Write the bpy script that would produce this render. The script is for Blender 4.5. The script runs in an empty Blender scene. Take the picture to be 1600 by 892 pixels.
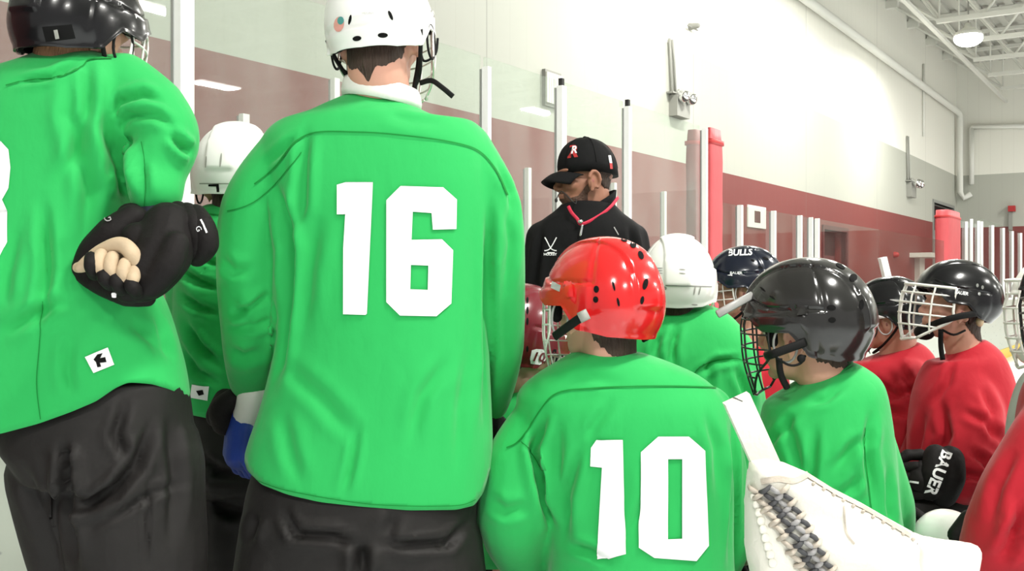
import bpy, bmesh, math, random
import numpy as np
from mathutils import Vector, Matrix
from mathutils.bvhtree import BVHTree
random.seed(7)
F, CX, HY, HC = 1600.0, 800.0, 442.0, 1.35
sc = bpy.context.scene
col = sc.collection
# ------------------------------------------------------------------ camera, world, exposure
cam = bpy.data.cameras.new('camera'); cam.sensor_width = 36; cam.lens = 36.0; cam.shift_y = -4.0/1600
cam.clip_end = 200
camo = bpy.data.objects.new('camera', cam); col.objects.link(camo)
camo.location = (0, 0, HC); camo.rotation_euler = (math.pi/2, 0, 0); sc.camera = camo
w = bpy.data.worlds.new('world'); sc.world = w; w.use_nodes = True
w.node_tree.nodes['Background'].inputs[0].default_value = (1.0, 0.985, 0.94, 1)
w.node_tree.nodes['Background'].inputs[1].default_value = 0.64
sc.view_settings.view_transform = 'Standard'; sc.view_settings.look = 'None'
sc.view_settings.gamma = 1; sc.view_settings.use_curve_mapping = False
sc.view_settings.exposure = -0.12
LAMP_W = 400.0
ANG = math.atan2(1057.0, 1600.0)
DV = Vector((math.sin(ANG), math.cos(ANG), 0)); NV = Vector((-math.cos(ANG), math.sin(ANG), 0))
DB, DW = 2.74, 5.6                                   # distance of the rink boards and of the building wall
def W(n, t, z): v = NV*n + DV*t; return Vector((v.x, v.y, z))
def tpx(px, D):
    u = (px-CX)/F
    return D*(u*math.sin(ANG)+math.cos(ANG))/(math.sin(ANG)-u*math.cos(ANG))
def P(px, py, Y): return Vector(((px-CX)/F*Y, Y, HC-(py-HY)/F*Y))
def zpx(px, py, D):
    t = tpx(px, D); return HC-(py-HY)/F*W(D, t, 0).y
# ceiling lamps: big area lights hung below the joists (built as high-bay lamps further down)
lampspots = []
def lamp_from_px(px, py, z, mirror=False):
    Y = (z-HC)*F/(HY-py); p = P(px, py, Y); n = p.dot(NV); t = p.dot(DV)
    if mirror: n = 2*DB-n
    return (n, t, z)
lampspots.append(lamp_from_px(1513, 60, 6.15))
for q in ((340, 132), (845, 173), (235, 8)): lampspots.append(lamp_from_px(q[0], q[1], 6.2, True))
lampspots += [(-1.5, 2, 6.2), (-1.5, -4, 6.2), (3.2, 11, 6.2), (3.2, 16.5, 6.2), (-6, 6, 6.2), (-6, -3, 6.2), (-2, 9, 6.2), (-4.5, 17, 6.2), (-5, 26, 6.2), (-1.5, 27.5, 6.2)]
for il, (n, t, z) in enumerate(lampspots):
    l = bpy.data.lights.new('area', 'AREA'); l.shape = 'DISK' if il == 0 else 'RECTANGLE'; l.size = 0.5 if il == 0 else .42; l.size_y = 1.2; l.energy = LAMP_W*(.8 if n > 2 else 1)
    l.color = (1.0, 0.985, 0.93)
    lo = bpy.data.objects.new('high_bay_light', l); lo.location = W(n, t, z-(0.17 if il == 0 else .03)); lo.rotation_euler = (0, 0, -ANG); col.objects.link(lo)
# ------------------------------------------------------------------ materials
def mat(name, c, rough=0.6, metal=0.0, spec=0.5, sheen=0.0, bump=None, coat=0.0, var=None, emit=0.0, alpha=1.0):
    m = bpy.data.materials.new(name); m.use_nodes = True; nt = m.node_tree
    b = nt.nodes['Principled BSDF']; b.inputs['Base Color'].default_value = (*c, 1)
    b.inputs['Roughness'].default_value = rough; b.inputs['Metallic'].default_value = metal
    b.inputs['Specular IOR Level'].default_value = spec; b.inputs['Sheen Weight'].default_value = sheen
    b.inputs['Coat Weight'].default_value = coat; b.inputs['Coat Roughness'].default_value = 0.06
    tc = nt.nodes.new('ShaderNodeTexCoord')
    if var:                                            # (scale, amount) gentle colour mottling
        n = nt.nodes.new('ShaderNodeTexNoise'); n.inputs['Scale'].default_value = var[0]; n.inputs['Detail'].default_value = 4
        nt.links.new(tc.outputs['Object'], n.inputs['Vector'])
        r = nt.nodes.new('ShaderNodeMapRange'); r.inputs['To Min'].default_value = 1-var[1]; r.inputs['To Max'].default_value = 1+var[1]
        nt.links.new(n.outputs['Fac'], r.inputs['Value'])
        x = nt.nodes.new('ShaderNodeVectorMath'); x.operation = 'SCALE'; x.inputs[0].default_value = c
        nt.links.new(r.outputs['Result'], x.inputs['Scale']); nt.links.new(x.outputs['Vector'], b.inputs['Base Color'])
    if bump:                                           # list of (scale, strength, stretch xyz)
        last = None
        for (s, st, xyz) in bump:
            mp = nt.nodes.new('ShaderNodeMapping'); mp.inputs['Scale'].default_value = xyz
            nt.links.new(tc.outputs['Object'], mp.inputs['Vector'])
            n = nt.nodes.new('ShaderNodeTexNoise'); n.inputs['Scale'].default_value = s; n.inputs['Detail'].default_value = 3
            n.inputs['Distortion'].default_value = 0.4
            nt.links.new(mp.outputs['Vector'], n.inputs['Vector'])
            bp = nt.nodes.new('ShaderNodeBump'); bp.inputs['Strength'].default_value = st; bp.inputs['Distance'].default_value = 0.01
            nt.links.new(n.outputs['Fac'], bp.inputs['Height'])
            if last: nt.links.new(last.outputs['Normal'], bp.inputs['Normal'])
            last = bp
        nt.links.new(last.outputs['Normal'], b.inputs['Normal'])
    if emit:
        b.inputs['Emission Color'].default_value = (*c, 1); b.inputs['Emission Strength'].default_value = emit
    return m
clothb = [(9, 0.35, (1.3, 1.3, .5)), (30, 0.12, (1, 1, .6))]
M = {}
M['green'] = mat('green_jersey', (0.018, 0.40, 0.088), .75, sheen=.15, spec=.25, bump=clothb, var=(5, .05))
M['green_seam'] = mat('green_seam', (0.006, 0.2, 0.03), .8, spec=.2)
M['red'] = mat('red_jersey', (0.43, 0.010, 0.022), .75, sheen=.1, spec=.25, bump=clothb, var=(5, .06))
M['red_seam'] = mat('red_seam', (0.2, 0.004, 0.008), .8, spec=.2)
M['blackfab'] = mat('black_jacket', (0.008, 0.008, 0.0085), .8, spec=.15, bump=clothb)
M['pants'] = mat('black_pants', (0.013, 0.0115, 0.011), .62, spec=.25, bump=[(7, .5, (1, 1, .7)), (22, .15, (1, 1, 1))], var=(8, .2))
M['numwhite'] = mat('white_twill', (0.86, 0.86, 0.87), .6, spec=.3)
M['skin'] = mat('skin', (0.60, 0.31, 0.23), .5, spec=.35, bump=[(60, .05, (1, 1, 1))], var=(14, .08))
M['skintan'] = mat('tan_skin', (0.33, 0.15, 0.095), .5, spec=.35, var=(20, .12))
M['hairbrown'] = mat('brown_hair', (0.045, 0.025, 0.016), .7, bump=[(60, .8, (3, 3, .4))], var=(40, .4))
M['hairblond'] = mat('light_brown_hair', (0.22, 0.115, 0.055), .7, bump=[(60, .8, (3, 3, .4))], var=(40, .4))
M['beard'] = mat('stubble', (0.085, 0.042, 0.028), .8, var=(60, .4), bump=[(90, .6, (1, 1, 1))])
M['hwhite'] = mat('white_helmet', (0.83, 0.83, 0.80), .28, coat=.4)
M['hblack'] = mat('black_helmet', (0.006, 0.006, 0.007), .20, spec=.35, coat=.12)
M['hgrey'] = mat('charcoal_helmet', (0.016, 0.0155, 0.015), .17, spec=.5, coat=.2)
M['hnavy'] = mat('navy_helmet', (0.006, 0.009, 0.020), .20, spec=.4, coat=.15)
M['hred'] = mat('red_helmet', (0.60, 0.013, 0.014), .17, coat=.35)
M['hmaroon'] = mat('maroon_helmet', (0.15, 0.010, 0.018), .24, coat=.2)
M['dark'] = mat('dark_vent', (0.008, 0.008, 0.008), .9, spec=.1)
M['strap'] = mat('black_webbing', (0.006, 0.006, 0.006), .7, spec=.2)
M['greystrap'] = mat('grey_plastic', (0.34, 0.34, 0.33), .4)
M['steel'] = mat('cage_steel', (0.72, 0.71, 0.68), .28, metal=.75)
M['cagewhite'] = mat('cage_white', (0.8, 0.78, 0.74), .35)
M['cageblack'] = mat('cage_black', (0.012, 0.012, 0.012), .35)
M['glove'] = mat('black_glove', (0.008, 0.0065, 0.0065), .7, spec=.2, bump=[(40, .25, (1, 1, 1))])
M['glovetan'] = mat('tan_palm', (0.50, 0.38, 0.25), .7, var=(25, .25), bump=[(30, .3, (1, 1, 1))])
M['gloveblue'] = mat('blue_glove', (0.012, 0.045, 0.30), .6, bump=[(40, .2, (1, 1, 1))])
M['navyfab'] = mat('navy_liner', (0.008, 0.012, 0.03), .7)
M['whitefab'] = mat('white_cloth', (0.78, 0.77, 0.73), .75, bump=[(20, .4, (1, 1, 1))])
M['leather'] = mat('white_leather', (0.80, 0.78, 0.70), .5, bump=[(12, .25, (1, 1, 1)), (60, .15, (1, 1, 1))], var=(9, .04))
M['leatherworn'] = mat('scuffed_leather', (0.50, 0.44, 0.37), .7, var=(45, .35), bump=[(50, .5, (1, 1, 1))])
M['laceblack'] = mat('grey_black_lace', (0.06, 0.06, 0.065), .7)
M['lacegrey'] = mat('grey_lace', (0.33, 0.32, 0.32), .7)
M['paddimmed'] = mat('dimmed_red_pad', (0.28, 0.035, 0.04), .5, bump=[(6, .5, (2, 2, .6))])  # pad red darkened in colour for its dimmer look through the glass
M['padred'] = mat('red_pad', (0.55, 0.075, 0.085), .5, bump=[(6, .5, (2, 2, .6))], var=(4, .12))
M['alu'] = mat('white_post', (0.93, 0.94, 0.92), .35)
M['aludark'] = mat('grey_post_edge', (0.35, 0.36, 0.35), .4, metal=.5)
M['rubber'] = mat('black_rubber', (0.02, 0.02, 0.02), .7)
M['steelpaint'] = mat('white_painted_steel', (0.72, 0.72, 0.66), .55)
M['deck'] = mat('roof_deck', (0.50, 0.50, 0.45), .7)
M['pipe'] = mat('white_pipe', (0.80, 0.80, 0.74), .45)
M['greybox'] = mat('grey_metal_box', (0.30, 0.30, 0.27), .5)
M['chrome'] = mat('chrome', (0.8, 0.8, 0.8), .15, metal=1)
M['redplastic'] = mat('red_plastic', (0.45, 0.02, 0.02), .5)
M['doorgrey'] = mat('grey_door', (0.28, 0.29, 0.27), .5)
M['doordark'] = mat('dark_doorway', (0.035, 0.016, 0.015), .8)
M['maroonpaint'] = mat('maroon_door', (0.10, 0.016, 0.018), .6)
M['blade'] = mat('skate_blade', (0.6, 0.6, 0.62), .2, metal=1)
M['lens'] = mat('lamp_lens', (1.0, 0.98, 0.92), .5, emit=14.0)
M['eyewhite'] = mat('eye', (0.6, 0.57, 0.53), .2)
M['lip'] = mat('ear_shade_skin', (0.32, 0.10, 0.09), .5)  # darkened skin tone for the painted shade in the ears
M['lanyard'] = mat('red_lanyard', (0.62, 0.02, 0.06), .6)
# ------------------------------------------------------------------ mesh helpers
class MB:
    def __init__(s): s.v = []; s.f = []
    def add(s, V, Fc):
        o = len(s.v); s.v += [tuple(q) for q in V]; s.f += [tuple(i+o for i in f) for f in Fc]; return s
    def box(s, c, x, y, z):
        c = Vector(c); x = Vector(x); y = Vector(y); z = Vector(z)
        V = [c+x*a+y*b+z*d for d in (-1, 1) for b in (-1, 1) for a in (-1, 1)]
        s.add(V, [(0,2,3,1),(4,5,7,6),(0,1,5,4),(2,6,7,3),(0,4,6,2),(1,3,7,5)]); return s
    def wbox(s, n0, n1, t0, t1, z0, z1):
        return s.box(W((n0+n1)/2, (t0+t1)/2, (z0+z1)/2), NV*(n1-n0)/2, DV*(t1-t0)/2, (0, 0, (z1-z0)/2))
    def rings(s, R, cap=True, closed=False):
        n = len(R[0]); V = [p for r in R for p in r]; Fc = []
        m = len(R)
        for i in range(m if closed else m-1):
            for j in range(n):
                a = i*n+j; b = i*n+(j+1) % n; c = ((i+1) % m)*n+(j+1) % n; d = ((i+1) % m)*n+j
                Fc.append((a, b, c, d))
        if cap and not closed:
            Fc.append(tuple(reversed(range(n)))); Fc.append(tuple(range((m-1)*n, m*n)))
        s.add(V, Fc); return s
    def tube(s, pts, r, n=8, flat=None, cap=True, closed=False):
        pts = [Vector(p) for p in pts]; m = len(pts)
        rr = r if hasattr(r, '__len__') else [r]*m
        T = []
        for i in range(m):
            if closed: t = pts[(i+1) % m]-pts[i-1]
            else: t = pts[min(i+1, m-1)]-pts[max(i-1, 0)]
            T.append(t.normalized() if t.length > 1e-9 else Vector((0, 0, 1)))
        up = Vector((0, 0, 1)) if abs(T[0].z) < .9 else Vector((0, 1, 0))
        if flat is not None: up = Vector(flat)
        u = T[0].cross(up).normalized(); R = []
        for i in range(m):
            if flat is not None:
                u2 = T[i].cross(Vector(flat)); u = u2.normalized() if u2.length > 1e-6 else u
            else: u = (u-T[i]*u.dot(T[i])).normalized()
            v = T[i].cross(u).normalized()
            ru = rr[i]; rv = rr[i]
            if isinstance(ru, tuple): ru, rv = ru
            R.append([pts[i]+u*ru*math.cos(2*math.pi*k/n)+v*rv*math.sin(2*math.pi*k/n) for k in range(n)])
        s.rings(R, cap, closed); return s
    def capsule(s, pts, r, n=16):
        """tapered limb with round ends through smoothed points"""
        P2, R2 = smooth_path(pts, r, 5)
        a = P2[0]; b = P2[-1]; d0 = (P2[1]-a).normalized(); d1 = (b-P2[-2]).normalized()
        A = [a-d0*R2[0]*math.cos(q) for q in (0.25, .75, 1.2)]; RA = [R2[0]*math.sin(q) for q in (0.25, .75, 1.2)]
        B = [b+d1*R2[-1]*math.cos(q) for q in (1.2, .75, .25)]; RB = [R2[-1]*math.sin(q) for q in (1.2, .75, .25)]
        return s.tube(A+P2+B, RA+R2+RB, n)
    def ell(s, c, r, Mx=None, n=20, m=12):
        R = []
        for i in range(1, m):
            a = math.pi*i/m
            ring = [Vector((r[0]*math.sin(a)*math.cos(2*math.pi*j/n), r[1]*math.sin(a)*math.sin(2*math.pi*j/n), -r[2]*math.cos(a))) for j in range(n)]
            if Mx is not None: ring = [Mx @ p for p in ring]
            R.append([Vector(c)+p for p in ring])
        return s.rings(R)
    def xf(s, Mx): s.v = [tuple(Mx @ Vector(p)) for p in s.v]; return s
def smooth_path(pts, r, k=5):
    pts = [Vector(p) for p in pts]
    if len(pts) == 2:
        return [pts[0].lerp(pts[1], i/k) for i in range(k+1)], [r[0]+(r[1]-r[0])*i/k for i in range(k+1)]
    o = []; R = []
    for i in range(len(pts)-1):
        p0 = pts[max(i-1, 0)]; p1 = pts[i]; p2 = pts[i+1]; p3 = pts[min(i+2, len(pts)-1)]
        for j in range(k):
            t = j/k; o.append(0.5*((2*p1)+(-p0+p2)*t+(2*p0-5*p1+4*p2-p3)*t*t+(-p0+3*p1-3*p2+p3)*t**3)); R.append(r[i]+(r[i+1]-r[i])*t)
    o.append(pts[-1]); R.append(r[-1]); return o, R
def spath(pts, k=6): return smooth_path(pts, [1]*len(pts), k)[0]
def base_of(parent):
    b = Vector((0, 0, 0)); p = parent
    while p is not None: b = b+p.location; p = p.parent
    return b
def link(name, me, m, parent=None, smooth=True):
    o = bpy.data.objects.new(name, me); col.objects.link(o)
    if m is not None and len(me.materials) == 0: me.materials.append(M[m] if isinstance(m, str) else m)
    if smooth: me.polygons.foreach_set('use_smooth', [True]*len(me.polygons))
    if parent is not None:
        b = base_of(parent); me.transform(Matrix.Translation(-b)); o.parent = parent
    me.update(); return o
def build(name, mb, m, parent=None, smooth=True, auto=None):
    me = bpy.data.meshes.new(name); me.from_pydata(mb.v, [], mb.f); me.validate()
    bm = bmesh.new(); bm.from_mesh(me); bmesh.ops.recalc_face_normals(bm, faces=bm.faces); bm.to_mesh(me); bm.free()
    o = link(name, me, m, parent, smooth)
    if auto is not None:
        me.polygons.foreach_set('use_smooth', [True]*len(me.polygons))
        me.set_sharp_from_angle(angle=math.radians(auto))
    return o
def thing(name, label, cat, loc=(0, 0, 0), group=None):
    o = bpy.data.objects.new(name, None); col.objects.link(o); o.location = loc; o.empty_display_size = .1
    return tag(o, label, cat, group)
def tag(o, label, cat, group=None):
    o['label'] = label; o['category'] = cat
    if group: o['group'] = group
    return o
def struct(o): o['kind'] = 'structure'; return o
def recentre(o):
    """put a one-mesh thing's origin at its base"""
    me = o.data; n = len(me.vertices); a = np.empty(n*3); me.vertices.foreach_get('co', a); a = a.reshape(-1, 3)
    c = Vector(((a[:, 0].min()+a[:, 0].max())/2, (a[:, 1].min()+a[:, 1].max())/2, a[:, 2].min()))
    me.transform(Matrix.Translation(-c)); o.location = c; return o
def evalmesh(me, mods):
    o = bpy.data.objects.new('tmp', me); col.objects.link(o)
    for (ty, kw) in mods:
        md = o.modifiers.new('m', ty)
        for k, v in kw.items(): setattr(md, k, v)
    dg = bpy.context.evaluated_depsgraph_get()
    r = bpy.data.meshes.new_from_object(o.evaluated_get(dg)); bpy.data.objects.remove(o); return r
def remeshed(mb, vox, it=4, fac=.5):
    me = bpy.data.meshes.new('x'); me.from_pydata(mb.v, [], mb.f)
    bm = bmesh.new(); bm.from_mesh(me); bmesh.ops.recalc_face_normals(bm, faces=bm.faces); bm.to_mesh(me); bm.free()
    r = evalmesh(me, [('REMESH', dict(mode='VOXEL', voxel_size=vox, adaptivity=0.0)), ('SMOOTH', dict(factor=fac, iterations=it))])
    bpy.data.meshes.remove(me); return r
def getv(me):
    a = np.empty(len(me.vertices)*3, dtype=np.float64); me.vertices.foreach_get('co', a); return a.reshape(-1, 3)
def setv(me, a): me.vertices.foreach_set('co', a.reshape(-1)); me.update()
def getn(me):
    a = np.empty(len(me.vertices)*3, dtype=np.float32); me.vertices.foreach_get('normal', a); return a.reshape(-1, 3).astype(np.float64)
def bvh_of(o):
    me = o.data; b = base_of(o.parent)+o.location if o.parent else o.location.copy()
    return BVHTree.FromPolygons([v.co+b for v in me.vertices], [tuple(p.vertices) for p in me.polygons])
CAMP = Vector((0, 0, HC))
def cast(bvh, px, py, off=.0015):
    d = Vector(((px-CX)/F, 1, -(py-HY)/F)).normalized()
    h, nrm, i, dist = bvh.ray_cast(CAMP, d)
    if h is None: return None
    if nrm.dot(d) > 0: nrm = -nrm
    return h+nrm*off
def drape(bvh, pts2, faces, off):
    """place 2-D points (measured in the frame) on a surface; drop faces that miss it"""
    V = [cast(bvh, x, y, off) for (x, y) in pts2]
    ok = [i for i, v in enumerate(V) if v is not None]; mp = {i: k for k, i in enumerate(ok)}
    mb = MB(); mb.v = [tuple(V[i]) for i in ok]
    ys = [V[i].y for i in ok]
    med = sorted(ys)[len(ys)//2] if ys else 0
    mb.f = [tuple(mp[i] for i in f) for f in faces if all(i in mp for i in f) and max(V[i].y for i in f)-min(V[i].y for i in f) < .05]
    return mb
def grid_poly(polys, step):
    bm = bmesh.new()
    for poly in polys:
        vs = [bm.verts.new((x, y, 0)) for x, y in poly]; bm.faces.new(vs)
    bm.normal_update()
    xs = [p[0] for q in polys for p in q]; ys = [p[1] for q in polys for p in q]
    bmesh.ops.triangulate(bm, faces=bm.faces)
    x = math.floor(min(xs)/step)*step
    while x < max(xs):
        bmesh.ops.bisect_plane(bm, geom=bm.verts[:]+bm.edges[:]+bm.faces[:], plane_co=(x, 0, 0), plane_no=(1, 0, 0)); x += step
    y = math.floor(min(ys)/step)*step
    while y < max(ys):
        bmesh.ops.bisect_plane(bm, geom=bm.verts[:]+bm.edges[:]+bm.faces[:], plane_co=(0, y, 0), plane_no=(0, 1, 0)); y += step
    bm.verts.ensure_lookup_table(); bm.verts.index_update()
    V = [(v.co.x, v.co.y) for v in bm.verts]; Fc = [tuple(v.index for v in f.verts) for f in bm.faces]; bm.free(); return V, Fc
def decal(name, polys, bvh, m, parent, off=.002, step=6):
    V, Fc = grid_poly(polys, step); mb = drape(bvh, V, Fc, off)
    if not mb.f: print('decal missed', name, polys[0][0]); return None
    return build(name, mb, m, parent)
def ribbon(name, line, wpx, bvh, m, parent, off=.0028, k=9):
    pts = [Vector((x, y, 0)) for x, y in line]; pts = spath(pts, k) if len(pts) > 2 else spath(pts, 8)
    V = []; Fc = []
    for i, p in enumerate(pts):
        t = (pts[min(i+1, len(pts)-1)]-pts[max(i-1, 0)]).normalized(); q = Vector((-t.y, t.x, 0))*wpx/2
        V += [(p.x+q.x, p.y+q.y), (p.x, p.y), (p.x-q.x, p.y-q.y)]
        if i: a = 3*i; Fc += [(a-3, a-2, a+1, a), (a-2, a-1, a+2, a+1)]
    mb = drape(bvh, V, Fc, off)
    if not mb.f: print('ribbon missed', name, line[0]); return None
    return build(name, mb, m, parent)
def textpts(s, cx, cy, h, ang=0, shear=0, ext=None, bold=0.0, sx=1.0):
    cu = bpy.data.curves.new('t', 'FONT'); cu.body = s; cu.align_x = 'CENTER'; cu.align_y = 'CENTER'; cu.size = 1.0; cu.offset = bold; cu.shear = shear
    cu.resolution_u = 3
    o = bpy.data.objects.new('t', cu); col.objects.link(o); dg = bpy.context.evaluated_depsgraph_get()
    me = bpy.data.meshes.new_from_object(o.evaluated_get(dg)); bpy.data.objects.remove(o)
    c, sn = math.cos(math.radians(ang)), math.sin(math.radians(ang))
    V = []
    for v in me.vertices:
        x = v.co.x*h*1.4*sx; y = -v.co.y*h*1.4
        V.append((cx+x*c-y*sn, cy+x*sn+y*c))
    Fc = [tuple(p.vertices) for p in me.polygons]; return V, Fc
def textdecal(name, s, cx, cy, h, bvh, m, parent, ang=0, shear=0, off=.003, bold=0.0, sx=1.0):
    V, Fc = textpts(s, cx, cy, h, ang, shear, bold=bold, sx=sx); mb = drape(bvh, V, Fc, off)
    if not mb.f: print('text missed', s); return None
    return build(name, mb, m, parent)
def ellp(cx, cy, a, b, ang=0, n=14):
    c, s = math.cos(math.radians(ang)), math.sin(math.radians(ang)); o = []
    for i in range(n):
        x = a*math.cos(2*math.pi*i/n); y = b*math.sin(2*math.pi*i/n); o.append((cx+x*c-y*s, cy+x*s+y*c))
    return o
# ------------------------------------------------------------------ the building
def wallmat(name, zm=None, zg=None, sp=2.4, off=0.0, axis=DV):
    m = bpy.data.materials.new(name); m.use_nodes = True; nt = m.node_tree; b = nt.nodes['Principled BSDF']
    b.inputs['Roughness'].default_value = .55
    g = nt.nodes.new('ShaderNodeNewGeometry'); sx = nt.nodes.new('ShaderNodeSeparateXYZ'); nt.links.new(g.outputs['Position'], sx.inputs[0])
    def mix(fac, a, bb):
        x = nt.nodes.new('ShaderNodeMix'); x.data_type = 'RGBA'
        nt.links.new(fac, x.inputs[0])
        for s, k in ((a, 6), (bb, 7)):
            if isinstance(s, tuple): x.inputs[k].default_value = (*s, 1)
            else: nt.links.new(s, x.inputs[k])
        return x.outputs[2]
    def math_(op, a, bb, c=None):
        x = nt.nodes.new('ShaderNodeMath'); x.operation = op
        for i, s in enumerate((a, bb, c)):
            if s is None: continue
            if isinstance(s, (int, float)): x.inputs[i].default_value = s
            else: nt.links.new(s, x.inputs[i])
        return x.outputs[0]
    c1 = mix(math_('GREATER_THAN', sx.outputs[2], zm), (0.205, 0.040, 0.036), (0.47, 0.48, 0.42))
    c2 = mix(math_('GREATER_THAN', sx.outputs[2], zg), c1, (0.88, 0.87, 0.79))
    dt = nt.nodes.new('ShaderNodeVectorMath'); dt.operation = 'DOT_PRODUCT'; nt.links.new(g.outputs['Position'], dt.inputs[0]); dt.inputs[1].default_value = axis
    ph = math_('ADD', dt.outputs['Value'], off+100*sp)
    md = math_('MODULO', ph, sp)
    ln = math_('LESS_THAN', md, .018)
    c3 = mix(math_('MULTIPLY', ln, .45), c2, (0.18, 0.17, 0.15))
    rib = math_('MODULO', ph, .3); rl = math_('LESS_THAN', rib, .02)
    c3 = mix(math_('MULTIPLY', rl, .05), c3, (0.2, 0.18, 0.16))
    nt.links.new(c3, b.inputs['Base Color'])
    n = nt.nodes.new('ShaderNodeTexNoise'); n.inputs['Scale'].default_value = 25; nt.links.new(g.outputs['Position'], n.inputs['Vector'])
    bp = nt.nodes.new('ShaderNodeBump'); bp.inputs['Strength'].default_value = .1; nt.links.new(n.outputs['Fac'], bp.inputs['Height']); nt.links.new(bp.outputs['Normal'], b.inputs['Normal'])
    return m
hz = lambda s: HC+s*DW*1.1973
ZM, ZG = hz(.2376), hz(.462)
TE = 5.69*DW
M['wall'] = wallmat('painted_wall', ZM, ZG, 4.9, -(tpx(1083, DW) % 4.9))
M['wallend'] = wallmat('painted_end_wall', ZM, ZG, 3.1, 0, NV)
ZROOF = hz(.927)+.16
td0, td1 = tpx(1458, DW), tpx(1489, DW); zd = zpx(1458, 316, DW)
te0, te1 = tpx(1286, DW), tpx(1322, DW); ze = zpx(1286, 358, DW)
mb = MB()
segs = [(-8, te0, 0), (te0, te1, ze), (te1, td0, 0), (td0, td1, zd), (td1, TE+.3, 0)]
for a, b_, z0 in segs: mb.wbox(DW, DW+.3, a, b_, z0, ZROOF)
struct(build('wall_left', mb, 'wall', smooth=False))
struct(build('wall_end', MB().wbox(-24, DW+.3, TE, TE+.3, 0, ZROOF), 'wallend', smooth=False))
# doorways in the side wall
def doorway(name, t0, t1, z, leafm, open_):
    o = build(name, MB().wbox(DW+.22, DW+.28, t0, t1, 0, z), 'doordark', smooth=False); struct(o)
    f = MB().wbox(DW-.03, DW+.1, t0-.08, t0, 0, z+.08).wbox(DW-.03, DW+.1, t1, t1+.08, 0, z+.08).wbox(DW-.03, DW+.1, t0, t1, z, z+.08)
    build('door_frame', f, leafm, o, smooth=False)
    L = MB().wbox(DW+.12, DW+.17, t0, t0+(t1-t0)*open_, 0, z*.8)
    lf = build('door_leaf', L, leafm, o, smooth=False)
    build('door_handle', MB().capsule([W(DW+.09, t0+.2, 1.05), W(DW+.09, t0+.36, 1.05)], [.015, .015], 8), 'chrome', lf)
doorway('door_1', te0, te1, ze, 'maroonpaint', .75)
doorway('door_2', td0, td1, zd, 'doorgrey', .42)
# ice
m = bpy.data.materials.new('ice'); m.use_nodes = True; nt = m.node_tree; b = nt.nodes['Principled BSDF']
b.inputs['Base Color'].default_value = (.80, .84, .86, 1); b.inputs['Roughness'].default_value = .22
n = nt.nodes.new('ShaderNodeTexNoise'); n.inputs['Scale'].default_value = 3; n.inputs['Detail'].default_value = 8
bp = nt.nodes.new('ShaderNodeBump'); bp.inputs['Strength'].default_value = .08; nt.links.new(n.outputs['Fac'], bp.inputs['Height']); nt.links.new(bp.outputs['Normal'], b.inputs['Normal'])
M['ice'] = m
M['rubberfloor'] = mat('rubber_floor', (.06, .06, .06), .8)
struct(build('floor', MB().wbox(-24, DB+.1, -8, TE, -.1, 0), 'ice', smooth=False))
struct(build('floor_walkway', MB().wbox(DB+.1, DW+.3, -8, TE, -.1, 0), 'rubberfloor', smooth=False))
# roof deck with ribs and open-web joists
mb = MB().wbox(-24, DW+.3, -8, TE+.3, ZROOF, ZROOF+.1)
n = DW-.1
while n > -23: mb.wbox(n-.16, n, -8, TE, ZROOF-.07, ZROOF); n -= .34
struct(build('ceiling', mb, 'deck', smooth=False))
zb = hz(.927)
tj0 = tpx(1385, DW); sp = 2.6*DW/7.0; k = 0; tt = tj0-10*sp
proto = None
ORD = ['nearest', 'second', 'third', 'fourth', 'fifth', 'sixth', 'seventh', 'eighth', 'ninth', 'tenth', 'eleventh', 'twelfth', 'thirteenth', 'fourteenth', 'fifteenth', 'sixteenth', 'seventeenth']
def truss(t):
    r = thing('roof_joist', 'white open-web steel roof joist under the rink ceiling', 'joist', W(0, t, zb-1.1), 'roof joists')
    z1 = ZROOF-.08; z0 = zb-1.1
    build('top_chord', MB().wbox(-23.5, DW-.02, t-.06, t+.06, z1-.08, z1), 'steelpaint', r, False)
    build('bottom_chord', MB().wbox(-23.5, DW-1.45, t-.05, t+.05, z0, z0+.09), 'steelpaint', r, False)
    mw = MB(); n = DW-.5; up = True
    mw.tube([W(DW-.05, t, z1-.1), W(DW-1.5, t, z0+.05)], .04, 6).wbox(DW-.25, DW, t-.09, t+.09, z1-.22, z1-.06)
    n = DW-1.5; mw.tube([W(n+.7, t, z1-.08), W(n, t, z0+.05)], .026, 6)
    while n > -23:
        mw.tube([W(n, t, z0), W(n, t, z1-.05)], .022, 6)
        a = W(n-(0 if up else .7)+.0, t, z1-.08); 
        mw.tube([W(n, t, z1-.08), W(n-.8, t, z0+.05)], .028, 6); mw.tube([W(n-.8, t, z0+.05), W(n-1.6, t, z1-.08)], .028, 6); n -= 1.6
    build('web', mw, 'steelpaint', r, False)
    return r
while tt < TE-.2:
    if tt > 4 or True:
        if proto is None: proto = truss(tt); pt = tt
        else:
            r = proto.copy(); col.objects.link(r); r['label'] = ORD[min(len(ORD)-1, int(round((TE-tt)/sp)))]+' white open-web roof joist counting back from the end wall'; r.location = proto.location+DV*(tt-pt)
            for ch in proto.children:
                c = ch.copy(); col.objects.link(c); c.parent = r
        for_last = tt
    tt += sp
# bridging rods parallel to the wall and bearing plates
for i, n in enumerate((DW-1.3, 1.6, -2.0, -6.0, -10.5)):
    o = build('roof_bridging', MB().wbox(n-.04, n+.04, -6, TE-.05, zb-1.12+.02*(i % 2), zb-1.05), 'steelpaint', smooth=False)
    tag(recentre(o), 'long white roof brace crossing the joists, '+('first', 'second', 'third', 'fourth', 'fifth')[i]+' from the side wall', 'brace', 'roof braces')
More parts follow.
